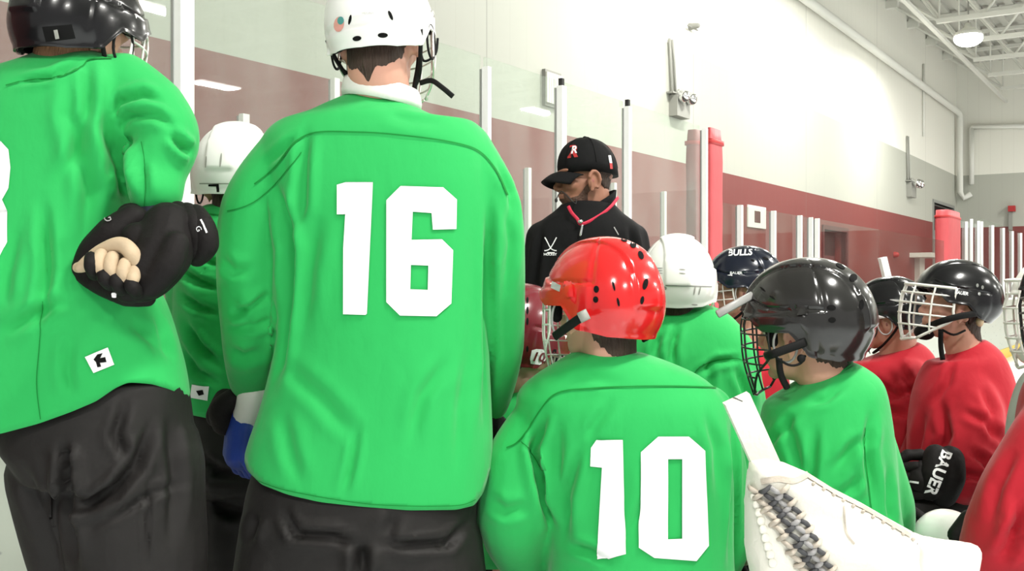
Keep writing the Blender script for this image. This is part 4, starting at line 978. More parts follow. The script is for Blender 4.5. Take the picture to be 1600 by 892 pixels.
pants(t, 'pants', [(630, 290, 480, YC, .15), (700, 285, 490, YC, .17), (760, 285, 490, YC, .17)], [([P(335, 740, YC), P(335, 850, YC), lg[0][0][2]], [.14, .14, .10]), ([P(435, 740, YC), P(440, 850, YC), lg[1][0][2]], [.14, .14, .10])], .012, [([(300, 700), (340, 740), (380, 745)], 8, .012), ([(320, 780), (360, 800), (385, 800)], 8, .010), ([(310, 700), (320, 892)], 8, .008)], 14)
textdecal('lettering', 'hockey', 332, 881, 5, bvh_of(t.children[-1]), 'numwhite', t.children[-1])
# --- number 10 kneeling, red helmet
YE = 2.4
t = person('person with number 10 on a green jersey and a glossy red helmet, kneeling', 950, YE)
torE = [(552, 898, 1002, YE, .075), (566, 872, 1045, YE, .10), (586, 836, 1092, YE, .12), (610, 808, 1122, YE, .135), (640, 806, 1138, YE, .15), (700, 830, 1142, YE, .16), (780, 850, 1143, YE, .165), (860, 858, 1144, YE, .17), (960, 850, 1150, YE, .18), (1080, 840, 1150, YE, .19)]
armsE = [[(842, 652, YE, 42), (812, 720, YE-.02, 58), (802, 800, YE-.01, 60), (815, 860, YE+.08, 48), (850, 900, YE+.18, 36)], [(1108, 640, YE+.01, 40), (1134, 740, YE+.04, 34), (1138, 840, YE+.1, 32), (1110, 900, YE+.2, 32)]]
foldE = [([(852, 640), (835, 700), (850, 780), (870, 845)], 8, .016), ([(868, 650), (872, 760), (882, 860)], 10, .008), ([(960, 622), (932, 660), (915, 690)], 8, .004), ([(900, 700), (890, 770), (885, 850)], 9, .006), ([(830, 690), (850, 740), (858, 800)], 6, .008), ([(1100, 640), (1118, 700), (1122, 790)], 7, .005), ([(882, 850), (920, 862), (960, 880)], 7, .007), ([(870, 600), (920, 590), (980, 600)], 9, .003), ([(1143, 650), (1143, 760), (1142, 892)], 5, .010), ([(980, 850), (1010, 780), (1010, 700)], 9, .004), ([(905, 700), (880, 780), (878, 840)], 8, .006), ([(760, 780), (790, 800), (830, 790)], 9, .006)]
j = garment('jersey', t, 'green', torE, armsE, hem=[(600, 1075), (1300, 1075)], folds=foldE, vox=.0075, seed=21, namp=.007)
bj = bvh_of(j)
decal('number', [[(924, 699), (933, 687), (973, 687), (978, 865), (933, 876), (941, 730), (922, 728)]], bj, 'numwhite', j, .0045, 4)
digit6([(1001, 706), (1028, 682), (1075, 682), (1101, 704), (1106, 852), (1087, 876), (1022, 871), (998, 855)], [(1043, 717), (1043, 842), (1065, 841), (1065, 717)], bj, j)
ribbon('seam', [(792, 700), (815, 686), (845, 640), (873, 614), (930, 607), (1000, 604), (1060, 604), (1118, 606)], 2.2, bj, 'green_seam', j)
ribbon('seam', [(815, 690), (835, 712), (848, 735)], 1.3, bj, 'green_seam', j)
HE = headmat(942, 484, YE, -38, 2, 3, 1.08)
lg = legset(t, Vector((P(980, 442, YE).x, YE, .50)), -15, 'kneel'); bd_ = make_body(t, HE, (955, 580, YE, 40), torE[2:8], armsE, lg)
nape(t, bd_, HE, 'hairbrown', -.105, .0, 80)
hair(t, HE, 'hairbrown', -.110, .010, 6, 1.12)
ear_foam(t, HE); h = helmet(t, HE, 'hred', 1, 1.0, 2); bh = bvh_of(h)
for e in ((932, 452, 4.2, 5.5), (931, 468, 4.2, 5), (1008, 444, 4, 9, 15), (1003, 469, 3, 6.5, 10), (959, 447, 1.8, 8, -14), (966, 472, 2, 7, -12), (1001, 399, 4, 7, -22), (989, 383, 4.5, 5.5, -45), (975, 375.5, 5, 2.6, 15)): decal('vent', [ellp(*e)], bh, 'dark', h, .0014, 3)
decal('brow_badge', [[(863, 440), (877, 446), (875, 456), (861, 450)]], bh, 'lacegrey', h, .0014, 4)
decal('side_clip', [[(882, 443), (894, 441), (896, 464), (887, 464)]], bh, 'hred', h, .006, 4)
build('chin_strap', MB().tube(spath([P(918, 492, YE-.17), P(905, 498, YE-.16), P(885, 512, YE-.13), P(866, 526, YE-.08)], 4), [(.010, .003)]*13, 8, flat=(.3, 1, 0)), 'strap', h)
build('strap_buckle', MB().tube([P(905, 497, YE-.175), P(919, 490, YE-.178)], [(.012, .0045)]*2, 10, flat=(.3, 1, 0)), 'greybox', h)
build('chin_strap', MB().tube(spath([P(1016, 510, YE), P(1017, 524, YE), P(1005, 532, YE-.02)], 4), .005, 8), 'strap', h)
cage(h, HE, 'cagewhite', wmax=74, rw=.0018)
build('chin_cup', MB().ell(HE @ Vector((0, .085, -.115)), (.035, .028, .02), HE.to_3x3()), 'strap', h)
build('hockey_pants', MB().rings([ring_px(q[1], q[2], q[0], q[3], q[4]) for q in ((1040, 860, 1135, YE, .16), (1090, 865, 1130, YE, .17), (1140, 880, 1120, YE, .16))]).capsule([lg[0][0][0], lg[0][0][2]], [.13, .10]).capsule([lg[1][0][0], lg[1][0][2]], [.13, .10]), 'pants', t)
for q, s in (((850, 905, YE+.2), -1), ((1100, 905, YE+.22), 1)): glove(t, P(*q), Vector((s*.1, .5, -.6)), Vector((0, .4, .8)), .95, 'glove', 'glovetan', .7, True, s)
# --- maroon helmet
YD = 2.95
t = person('crouching person in a maroon helmet with small 10, between number 16 and the red helmet', 820, YD)
torD = [(604, 790, 870, YD, .07), (622, 765, 895, YD, .11), (660, 745, 915, YD, .14), (760, 745, 915, YD, .16), (900, 740, 920, YD, .17)]
armsD = [[(765, 650, YD, 34), (755, 740, YD, 34), (790, 790, YD+.15, 26)], [(900, 650, YD, 34), (905, 740, YD, 34), (880, 790, YD+.15, 26)]]
garment('jersey', t, 'green', torD, armsD, hem=[(500, 890), (1100, 890)], vox=.011, seed=31)
HD = headmat(812, 538, YD, 42, 14, 10, 1.12)
lg = legset(t, Vector((P(830, 442, YD).x, YD, .50)), 40, 'kneel'); bd_ = make_body(t, HD, (826, 625, YD, 30), torD[1:], armsD, lg, vox=.009)
nape(t, bd_, HD, 'hairbrown', -.10, .0, 80)
hair(t, HD, 'hairbrown', -.08, .008, 7)
h = helmet(t, HD, 'hmaroon', 2, 1.0, False); bh = bvh_of(h)
decal('number_outline', [[(831, 547), (838, 545), (849, 546), (854, 553), (851, 566), (843, 570), (829, 568), (828, 560)]], bh, 'numwhite', h, .0012, 3)
textdecal('number', '10', 840, 558, 14, bh, 'hmaroon', h, 4, .25, .003, .03)
decal('white_strip', [[(815, 577), (852, 579), (856, 584), (815, 582)]], bh, 'lacegrey', h, .0012, 4)
for e in ((824, 469, 1.8, 5), (824, 485, 1.8, 6), (824, 502, 1.8, 6), (824, 545, 1.8, 5), (866, 549, 3, 4, 30)): decal('vent', [ellp(*e)], bh, 'dark', h, .0012, 4)
cage(h, HD, 'cagewhite', wmax=80, rw=.0026)
build('hockey_pants', MB().capsule([lg[0][0][0], lg[0][0][2]], [.13, .10]).capsule([lg[1][0][0], lg[1][0][2]], [.13, .10]), 'pants', t)
for q, s in (((790, 795, YD+.16), -1), ((880, 795, YD+.16), 1)): glove(t, P(*q), Vector((0, .5, -.6)), Vector((0, .4, .8)), .9, 'glove', 'glovetan', .7, True, s)
# --- white helmet behind the red one
YF = 3.15
t = person('person in green jersey and plain white helmet kneeling right behind the red helmet', 1065, YF)
torF = [(478, 1040, 1098, YF, .06), (490, 1012, 1128, YF, .09), (510, 985, 1150, YF, .12), (540, 970, 1172, YF, .14), (580, 965, 1184, YF, .15), (640, 968, 1188, YF, .16), (760, 960, 1190, YF, .17), (880, 955, 1195, YF, .18)]
armsF = [[(1000, 545, YF, 30), (975, 640, YF, 32), (990, 720, YF+.15, 26)], [(1140, 545, YF, 30), (1168, 640, YF, 30), (1160, 720, YF+.15, 26)]]
j = garment('jersey', t, 'green', torF, armsF, hem=[(800, 900), (1400, 900)], folds=[([(1085, 590), (1120, 565), (1160, 560)], 5, .008), ([(1060, 500), (1050, 540), (1050, 580)], 6, .010), ([(1110, 560), (1110, 640)], 6, .006), ([(1150, 570), (1175, 640)], 6, .008), ([(1030, 520), (1020, 560)], 6, .008)], vox=.009, seed=41)
ribbon('seam', [(1082, 586), (1095, 572), (1120, 562), (1150, 560), (1165, 566)], 1.4, bvh_of(j), 'green_seam', j)
HF = headmat(1058, 447, YF, 8, 0, 0, 1.02)
lg = legset(t, Vector((P(1080, 442, YF).x, YF, .50)), 0, 'kneel'); bd_ = make_body(t, HF, (1068, 505, YF, 26), torF[2:], armsF, lg, vox=.009)
nape(t, bd_, HF, 'hairbrown', -.10, .0, 80)
hair(t, HF, 'hairbrown', -.112, .008, 8, 1.12); h = helmet(t, HF, 'hwhite', 0, 1.0, False); bh = bvh_of(h)
decal('rear_band', [[(1040, 445), (1112, 447), (1112, 448.5), (1040, 446.5)]], bh, 'lacegrey', h, .001, 4)
for y in (419, 423, 427): decal('vent', [ellp(1030, y, 6, .8)], bh, 'lacegrey', h, .0012, 3)
for e in ((1066, 421, 5, .8, 6), (1066, 427, 5, .8, 6), (1039, 450, 3, 3), (1085, 454, 1, 7, 10), (1093, 454, 1, 7, 14), (1085, 476, 5, 1.3, 4)): decal('vent', [ellp(*e)], bh, 'greybox', h, .0012, 3)
cage(h, HF, 'cagewhite', rw=.002)
build('hockey_pants', MB().capsule([lg[0][0][0], lg[0][0][2]], [.13, .10]).capsule([lg[1][0][0], lg[1][0][2]], [.13, .10]), 'pants', t)
for q, s in (((990, 725, YF+.16), -1), ((1160, 725, YF+.16), 1)): glove(t, P(*q), Vector((0, .5, -.6)), Vector((0, .4, .8)), .9, 'glove', 'glovetan', .7, True, s)
# --- navy helmet
YH2 = 3.95
t = person('person in red jersey and navy helmet with white lettering, facing left', 1165, YH2)
torG = [(538, 1145, 1190, YH2, .06), (550, 1125, 1210, YH2, .10), (575, 1108, 1228, YH2, .14), (640, 1100, 1236, YH2, .17), (760, 1098, 1240, YH2, .18)]
armsG = [[(1165, 585, YH2-.15, 22), (1160, 650, YH2-.2, 24), (1120, 690, YH2-.2, 20)], [(1165, 585, YH2+.15, 22), (1160, 650, YH2+.2, 24), (1120, 690, YH2+.2, 20)]]
garment('jersey', t, 'red', torG, armsG, hem=[(900, 770), (1500, 770)], vox=.012, seed=51)
HG = headmat(1164, 450, YH2, -78, 6, 0, 1.03)
lg = legset(t, Vector((P(1175, 442, YH2).x, YH2, .50)), -80, 'kneel'); make_body(t, HG, (1168, 552, YH2, 24), torG[1:], armsG, lg, vox=.0065)
hair(t, HG, 'hairbrown', -.07, .008, 9); eyes(t, HG); h = helmet(t, HG, 'hnavy', 0, .95, 2); bh = bvh_of(h)
textdecal('lettering', 'BULLS', 1156, 395, 10, bh, 'numwhite', h, -2, .15, .002, .03)
textdecal('lettering', 'BAUER', 1150, 427, 4.5, bh, 'numwhite', h, 0, .1, .002, .02)
for e in ((1196, 404, 5, 2, 20), (1188, 418, 4, 2, 20), (1176, 407, 3, 1.5, 20)): decal('vent', [ellp(*e)], bh, 'dark', h, .0012, 4)
cage(h, HG, 'cagewhite', rw=.0022)
chin_strap(h, HG)
build('hockey_pants', MB().capsule([lg[0][0][0], lg[0][0][2]], [.13, .10]).capsule([lg[1][0][0], lg[1][0][2]], [.13, .10]), 'pants', t)
for q, s in (((1118, 692, YH2-.2), 1), ((1118, 692, YH2+.2), -1)): glove(t, P(*q), Vector((-.7, 0, -.4)), Vector((-.3, 0, .8)), .9, 'glove', 'glovetan', .7, True, s)
# --- large black helmet
YH = 2.5
t = person('person in green jersey with a large glossy charcoal helmet and black cage, looking left', 1290, YH)
torH = [(584, 1246, 1330, YH, .065, 0, .42), (596, 1226, 1350, YH, .095, 0, .32), (612, 1206, 1374, YH, .12, 0, .18), (640, 1196, 1386, YH, .135), (700, 1190, 1394, YH, .15), (780, 1186, 1400, YH, .16), (860, 1180, 1410, YH, .17), (980, 1178, 1414, YH, .18), (1060, 1178, 1412, YH, .18)]
armsH = [[(1352, 645, YH, 34), (1376, 720, YH, 34), (1396, 790, YH+.04, 33), (1400, 840, YH+.12, 26)], [(1225, 650, YH+.05, 32), (1215, 740, YH+.12, 34), (1190, 820, YH+.25, 28)]]
j = garment('jersey', t, 'green', torH, armsH, hem=[(900, 1055), (1500, 1055)], folds=[([(1360, 640), (1352, 700), (1362, 790)], 7, .009), ([(1275, 660), (1268, 740), (1262, 800)], 7, .008), ([(1225, 640), (1240, 700), (1262, 760)], 8, .006), ([(1300, 740), (1330, 700), (1350, 680)], 8, .007), ([(1385, 720), (1388, 790), (1395, 830)], 6, .007), ([(1250, 640), (1215, 680), (1195, 700)], 6, .005), ([(1320, 600), (1290, 625), (1260, 630)], 6, .005), ([(1300, 780), (1330, 760), (1345, 740)], 7, .005)], vox=.0075, seed=61)
bj = bvh_of(j)
ribbon('seam', [(1350, 668), (1352, 720), (1360, 790), (1368, 830)], 1.3, bj, 'green_seam', j)
HH = headmat(1262, 514, YH, -55, 2, -4, 1.10)
lg = legset(t, Vector((P(1290, 442, YH).x, YH, .50)), -40, 'kneel'); bd_ = make_body(t, HH, (1290, 592, YH, 32), torH[2:8], armsH, lg, vox=.0055)
nape(t, bd_, HH, 'hairbrown', -.085, .0, 78)
collar(t, 0, 590, YH, 1246, 1332, .068, 'green', .014, .44)
hair(t, HH, 'hairbrown', -.108, .010, 10, 1.12); eyes(t, HH)
ear_foam(t, HH); h = helmet(t, HH, 'hgrey', 1, 1.06, 2); bh = bvh_of(h)
for e in ((1299, 481, 7, 4.5, 5), (1300, 500, 6, 4.5, 0), (1333, 434, 6, 6, 40), (1346, 476, 3.5, 8, 5), (1313, 416, 8, 3, 28), (1207, 465, 5, 1.5, 35), (1192, 452, 5, 1.5, 40)): decal('vent', [ellp(*e)], bh, 'dark', h, .0014, 3)
decal('side_clip', [[(1243, 476), (1263, 478), (1262, 492), (1246, 494)]], bh, 'hgrey', h, .006, 4)
cage(h, HH, 'cageblack', wmax=74, rw=.0022, bottom=-.15)
build('chin_strap', MB().tube(spath([P(1258, 535, YH-.13), P(1230, 545, YH-.13), P(1205, 554, YH-.12), P(1196, 557, YH-.08)], 4), [(.010, .003)]*13, 8, flat=(.3, 1, 0)), 'strap', h)
build('chin_strap', MB().tube(spath([P(1258, 556, YH-.10), P(1250, 568, YH-.12), P(1232, 570, YH-.12), P(1208, 555, YH-.11)], 5), .003, 8), 'strap', h)
build('chin_strap', MB().tube(spath([P(1217, 560, YH-.10), P(1220, 585, YH-.10), P(1230, 606, YH-.09)], 5), .008, 8), 'strap', h)
build('strap_snap', MB().ell(P(1252, 560, YH-.12), (.010, .006, .010)), 'strap', h)
build('cage_clip', MB().tube([P(1121, 491, YH-.05), P(1150, 475, YH-.02), P(1176, 461, YH+.0)], [(.010, .004)]*3, 8, flat=(.2, 1, 0)), 'greystrap', h)
build('hockey_pants', MB().rings([ring_px(q[1], q[2], q[0], q[3], q[4]) for q in ((1000, 1195, 1395, YH, .15), (1060, 1195, 1395, YH, .16))]).capsule([lg[0][0][0], lg[0][0][2]], [.13, .10]).capsule([lg[1][0][0], lg[1][0][2]], [.13, .10]), 'pants', t)
for q, s in (((1396, 850, YH+.14), 1), ((1182, 830, YH+.27), -1)): glove(t, P(*q), Vector((-.3, .4, -.6)), Vector((-.3, .3, .8)), .95, 'glove', 'glovetan', .7, True, s)
# --- small black helmet, red jersey
YI = 4.05
t = person('person in red jersey and black helmet further back, behind the charcoal helmet', 1400, YI)
torI = [(542, 1376, 1426, YI, .06, 0, .4), (552, 1352, 1446, YI, .10, 0, .2), (570, 1326, 1462, YI, .13), (620, 1312, 1470, YI, .15), (720, 1310, 1474, YI, .17), (800, 1310, 1474, YI, .18)]
armsI = [[(1420, 590, YI-.10, 34), (1415, 660, YI-.15, 32), (1380, 710, YI-.18, 24)], [(1380, 580, YI+.16, 28), (1380, 660, YI+.2, 28), (1340, 710, YI+.2, 24)]]
garment('jersey', t, 'red', torI, armsI, hem=[(1000, 790), (1600, 790)], folds=[([(1360, 590), (1400, 620), (1450, 600)], 6, .010), ([(1400, 560), (1430, 620), (1440, 680)], 6, .010), ([(1380, 640), (1420, 650)], 6, .008)], vox=.011, seed=71)
HI = headmat(1393, 496, YI, -62, 8, 0, 1.03)
lg = legset(t, Vector((P(1400, 442, YI).x, YI, .50)), -60, 'kneel'); make_body(t, HI, (1398, 556, YI, 24), torI[1:], armsI, lg, vox=.0065)
hair(t, HI, 'hairbrown', -.075, .008, 11); eyes(t, HI); h = helmet(t, HI, 'hblack', 0, 1.0, 2); bh = bvh_of(h)
decal('brand_label', [ellp(1404, 470, 14, 1.6, 8)], bh, 'greystrap', h, .0012, 4); decal('white_clip', [[(1366, 490), (1384, 496), (1382, 504), (1366, 498)]], bh, 'numwhite', h, .002, 4); decal('white_clip', [[(1383, 523), (1402, 524), (1402, 528), (1383, 527)]], bh, 'lacegrey', h, .002, 4)
cage(h, HI, 'cageblack', rw=.002); chin_strap(h, HI)
build('hockey_pants', MB().capsule([lg[0][0][0], lg[0][0][2]], [.13, .10]).capsule([lg[1][0][0], lg[1][0][2]], [.13, .10]), 'pants', t)
for q, s in (((1355, 715, YI-.2), 1), ((1335, 715, YI+.2), -1)): glove(t, P(*q), Vector((-.6, 0, -.4)), Vector((-.3, 0, .8)), .9, 'glove', 'glovetan', .7, True, s)
# --- white-caged player
YJ = 3.6
t = person('person in red jersey and black helmet with white wire cage, facing left', 1500, YJ)
torJ = [(538, 1484, 1536, YJ, .06, 0, .45), (552, 1470, 1554, YJ, .09, 0, .3), (565, 1452, 1570, YJ, .12), (610, 1432, 1582, YJ, .15), (680, 1424, 1585, YJ, .17), (760, 1426, 1580, YJ, .18), (860, 1430, 1575, YJ, .18)]
armsJ = [[(1516, 606, YJ-.07, 38), (1528, 680, YJ-.17, 42), (1510, 750, YJ-.24, 38), (1484, 762, YJ-.26, 28)], [(1480, 600, YJ+.15, 36), (1450, 690, YJ+.2, 34), (1425, 740, YJ+.15, 28)]]
j = garment('jersey', t, 'red', torJ, armsJ, hem=[(1200, 850), (1700, 850)], folds=[([(1445, 640), (1432, 700), (1425, 740)], 6, .010), ([(1470, 620), (1480, 680), (1460, 720)], 7, .010), ([(1500, 640), (1540, 660), (1575, 700)], 6, .008), ([(1510, 700), (1540, 720), (1560, 760)], 6, .010), ([(1490, 560), (1480, 600), (1450, 640)], 6, .006), ([(1480, 760), (1510, 740), (1545, 750)], 6, .012), ([(1530, 600), (1550, 640), (1550, 700)], 6, .007)], vox=.009, seed=81)
HJ = headmat(1494, 478, YJ, -84, -7, 0, 1.04)
lg = legset(t, Vector((P(1515, 442, YJ).x, YJ, .50)), -80, 'kneel'); bd_ = make_body(t, HJ, (1506, 546, YJ, 27), torJ[1:], armsJ, lg, vox=.0055)
nape(t, bd_, HJ, 'hairbrown', -.112, .01, 92, off=.012)
collar(t, 0, 554, YJ, 1474, 1544, .07, 'red', .012, .45)
hair(t, HJ, 'hairbrown', -.125, .020, 12, 1.16); eyes(t, HJ); h = helmet(t, HJ, 'hblack', 2, .72, False, tuck=.45); bh = bvh_of(h)
textdecal('lettering', 'BAUER', 1502, 458, 5, bh, 'numwhite', h, 8, .1, .002, .03)
textdecal('lettering', 'RBK', 1500, 494, 4, bh, 'numwhite', h, -8, .1, .03, .02)
for e in ((1527, 446, 2, 3), (1535, 449, 2, 3), (1530, 459, 2, 3)): decal('rivet', [ellp(*e)], bh, 'chrome', h, .0012, 4)
cage(h, HJ, 'cagewhite', wmax=80, rw=.0036, vs=(-56, -28, 0, 28, 56), hs=(.028, -.006, -.042, -.08), top=.055, fwd=1.25)
build('chin_cup', MB().ell(HJ @ Vector((0, .092, -.102)), (.034, .034, .026), HJ.to_3x3()), 'strap', h)
build('chin_strap', MB().tube(spath([P(1526, 490, YJ-.12), P(1500, 494, YJ-.13), P(1470, 502, YJ-.11), P(1450, 510, YJ-.06)], 4), [(.011, .003)]*13, 8, flat=(.1, 1, 0)), 'strap', h)
build('chin_strap', MB().tube(spath([P(1508, 516, YJ-.09), P(1490, 523, YJ-.1), P(1472, 515, YJ-.08)], 4), .004, 8), 'strap', h)
build('chin_strap', MB().tube(spath([P(1470, 515, YJ-.08), P(1470, 540, YJ-.07), P(1473, 562, YJ-.07)], 4), .009, 8), 'strap', h)
decal('ear_pad', [ellp(1530, 504, 6, 8, 20)], bvh_of(t.children[-1]), 'glovetan', h, .02, 4)
build('ear_pad', MB().ell(P(1531, 502, YJ-.085), (.013, .012, .019)), 'glovetan', h)
build('hockey_pants', MB().rings([ring_px(q[1], q[2], q[0], q[3], q[4]) for q in ((790, 1440, 1575, YJ, .15), (850, 1440, 1575, YJ, .17), (900, 1430, 1570, YJ, .15))]).capsule([lg[0][0][0], lg[0][0][2]], [.14, .10]).capsule([lg[1][0][0], lg[1][0][2]], [.14, .10]).capsule([P(1490, 790, YJ-.15), P(1440, 800, YJ-.2), P(1400, 810, YJ-.2)], [.13, .12, .11]), 'pants', t)
g = glove(t, P(1478, 742, YJ-.27), P(1425, 752, YJ-.32)-P(1478, 742, YJ-.27), Vector((.0, -1, .15)), 1.15, 'glove', 'glove', 1.1, False, 1)
cf = MB().capsule([P(1484, 718, YJ-.30), P(1482, 745, YJ-.32), P(1474, 772, YJ-.30)], [.046, .052, .044], 16).capsule([P(1462, 712, YJ-.32), P(1460, 740, YJ-.335), P(1452, 765, YJ-.32)], [.038, .044, .036], 16); me = remeshed(cf, .006, 3); me.name = 'glove_cuff'; cfo = link('glove_cuff', me, 'glove', g)
textdecal('lettering', 'BAUER', 1466, 738, 17, bvh_of(cfo), 'numwhite', g, 112, 0, .003, .035)
ribbon('trim_mark', [(1410, 716), (1424, 718)], 3, bvh_of(g), 'lacegrey', g); ribbon('trim_mark', [(1422, 752), (1436, 754)], 3, bvh_of(g), 'numwhite', g)
glove(t, P(1420, 745, YJ+.15), Vector((-.6, 0, -.4)), Vector((-.3, 0, .8)), .95, 'glove', 'glovetan', .7, True, -1)
# --- goalie at the right edge
YK = 3.0
t = person('goalie in pale grey jersey with white cage mask, cut off by the right edge', 1650, YK)
torK = [(560, 1625, 1700, YK, .07), (580, 1605, 1720, YK, .10), (610, 1592, 1745, YK, .14), (680, 1584, 1755, YK, .17), (860, 1584, 1755, YK, .19)]
armsK = [[(1662, 640, YK-.18, 42), (1650, 740, YK-.22, 42), (1610, 800, YK-.2, 34)], [(1662, 640, YK+.18, 42), (1650, 740, YK+.2, 42), (1610, 800, YK+.2, 34)]]
M['greyjersey'] = mat('pale_grey_jersey', (.50, .53, .50), .75, bump=clothb)
garment('jersey', t, 'greyjersey', torK, armsK, hem=[(1400, 870), (2000, 870)], vox=.011, seed=91)
HK = headmat(1672, 482, YK, -84, 4, 0, 1.1)
lg = legset(t, Vector((P(1665, 442, YK).x, YK, .50)), -80, 'kneel'); make_body(t, HK, (1655, 572, YK, 32), torK[1:], armsK, lg, vox=.008)
h = helmet(t, HK, 'hwhite', 2, 1.1, False)
cage(h, HK, 'cagewhite', wmax=66, rw=.003, vs=(-48, -24, 0, 24, 48), hs=(.05, .012, -.028, -.068, -.105), top=.085, bottom=-.15, fwd=1.12)
build('chin_guard', MB().ell(HK @ Vector((0, .07, -.115)), (.075, .07, .04), HK.to_3x3()), 'hwhite', h)
build('hockey_pants', MB().capsule([lg[0][0][0], lg[0][0][2]], [.14, .11]).capsule([lg[1][0][0], lg[1][0][2]], [.14, .11]), 'pants', t)
for q, s in (((1605, 805, YK-.2), 1), ((1605, 805, YK+.2), -1)): glove(t, P(*q), Vector((-.3, 0, -.6)), Vector((-.6, 0, .5)), 1.0, 'glove', 'glovetan', .7, True, s)
# --- red jersey in the lower right corner
YL = 2.25
t = person('person in red jersey in the lower right corner, head outside the picture', 1690, YL)
torL = [(560, 1650, 1760, YL, .07), (585, 1615, 1800, YL, .10), (625, 1600, 1840, YL, .13), (700, 1596, 1860, YL, .16), (800, 1590, 1860, YL, .18), (960, 1590, 1860, YL, .19), (1120, 1590, 1860, YL, .19)]
armsL = [[(1645, 680, YL-.04, 62), (1602, 760, YL-.02, 62), (1572, 835, YL+.0, 60), (1545, 880, YL+.06, 44)], [(1810, 680, YL, 60), (1840, 800, YL, 55), (1800, 900, YL+.1, 44)]]
garment('jersey', t, 'red', torL, armsL, hem=[(1300, 1100), (2200, 1100)], folds=[([(1590, 700), (1560, 760), (1545, 820)], 8, .006), ([(1600, 800), (1580, 850), (1560, 880)], 10, .010), ([(1570, 850), (1590, 820), (1600, 780)], 8, .010)], vox=.009, seed=95)
HL = headmat(1715, 480, YL, -50, 5, 0, 1.05)
lg = legset(t, Vector((P(1715, 442, YL).x, YL, .50)), -50, 'kneel'); make_body(t, HL, (1710, 590, YL, 40), torL[1:6], armsL, lg, vox=.009)
hair(t, HL, 'hairbrown'); h = helmet(t, HL, 'hblack', 1); cage(h, HL, 'cageblack')
build('hockey_pants', MB().capsule([lg[0][0][0], lg[0][0][2]], [.14, .11]).capsule([lg[1][0][0], lg[1][0][2]], [.14, .11]), 'pants', t)
glove(t, P(1540, 880, YL+.07), Vector((-.5, .3, -.6)), Vector((-.3, -.3, .8)), 1.0, 'glove', 'glovetan', .7, True, 1)
build('wrist_strap', MB().capsule([P(1516, 812, YL+.12), P(1496, 836, YL+.12)], [.024, .022], 12), 'glove', t)
glove(t, P(1800, 905, YL+.1), Vector((-.3, .3, -.6)), Vector((-.3, .3, .8)), 1.0, 'glove', 'glovetan', .7, True, -1)
# --- the coach
YO = 4.0
t = person('coach in black jacket and black cap with red lanyard, looking down to the left', 915, YO)
torO = [(318, 882, 962, YO, .085), (332, 868, 976, YO, .10), (346, 846, 996, YO, .12), (364, 828, 1010, YO, .135), (400, 822, 1014, YO, .145), (470, 824, 1012, YO, .15), (560, 826, 1010, YO, .155), (700, 824, 1012, YO, .16)]
armsO = [[(846, 372, YO, 26), (834, 460, YO, 24), (830, 550, YO-.03, 21), (838, 630, YO-.12, 17)], [(990, 372, YO, 26), (1004, 460, YO, 24), (1008, 550, YO-.03, 21), (1000, 630, YO-.12, 17)]]
j = garment('jacket', t, 'blackfab', torO, armsO, hem=[(600, 690), (1200, 690)], folds=[([(846, 350), (838, 420), (836, 480)], 5, .010), ([(985, 350), (996, 420)], 5, .010), ([(880, 380), (900, 430), (890, 470)], 7, .006)], vox=.009, seed=99)
# stand collar
Rg = []
for z, k, rr in ((0, 1.0, 1.05), (.03, 1, 1.0), (.065, 1, .96), (.085, 1, .93), (.085, 1, .86), (.03, 1, .9)):
    ring = []
    for q in range(36):
        a = 2*math.pi*q/36; ring.append(P(924, 338, YO)+Vector((.086*rr*math.cos(a)+z*.22, .078*rr*math.sin(a), z*(.72+.50*math.cos(a)+.15*math.sin(a)))))
    Rg.append(ring)
build('jacket_collar', MB().rings(Rg, cap=False, closed=True), 'blackfab', t)
HO = headmat(915, 278, YO, -106, 4, 3, 1.12)
hipO = Vector((P(917, 442, YO).x, YO, .95)); lg = legset(t, hipO, 180, 'stand')
bd = make_body(t, HO, (922, 338, YO, 24), torO[2:], armsO+[[(838, 630, YO-.12, 17), (842, 668, YO-.16, 16)], [(1000, 630, YO-.12, 17), (996, 668, YO-.16, 16)]], lg, 'skintan', .0045)
pants(t, 'pants', None, [([hipO+Vector((s*.0, 0, .02)), hipO+Vector((q, 0, -.1)), l[0][2], l[0][2].lerp(l[0][4], .75)], [.15, .12, .095, .075]) for s, q, l in ((0, .1, lg[0]), (0, -.1, lg[1]))], .012)
for q, s in (((842, 672, YO-.16), -1), ((996, 672, YO-.16), 1)): glove(t, P(*q), Vector((0, -.2, -.9)), Vector((s*.8, -.4, 0)), .9, 'glove', 'glovetan', .6, False, s)
hair(t, HO, 'hairbrown', -.055, .003, 21, 1.012, .035)
eyes(t, HO)
# beard: lower-face shell
bb = bvh_of(bd); V = []; Fc = []
NI, NJ = 22, 14
for i in range(NI+1):
    for k in range(NJ+1):
        a = math.radians(-92+184*i/NI); z0_ = -.122; zm_ = float(np.interp(abs(math.degrees(a)), [0, 20, 34, 60, 78, 92], [-.047, -.050, -.072, -.066, -.045, -.025])); z = z0_+(zm_-z0_)*k/NJ
        dv = Vector((math.sin(a), math.cos(a), 0)); o0 = HO @ (dv*.25+Vector((0, .02, z))); d1 = (HO.to_3x3() @ -dv).normalized(); hh, nn, ii, ds = bb.ray_cast(o0, d1)
        V.append((hh+nn*.0018) if hh is not None else HO @ (dv*.05+Vector((0, .02, z))))
for i in range(NI):
    for k in range(NJ):
        am = abs(-92+184*(i+.5)/NI)
        if am < 15 and NJ*.66 < k < NJ*.86: continue
        a = i*(NJ+1)+k; Fc.append((a, a+1, a+NJ+2, a+NJ+1))
build('beard', MB().add(V, Fc), 'beard', t)
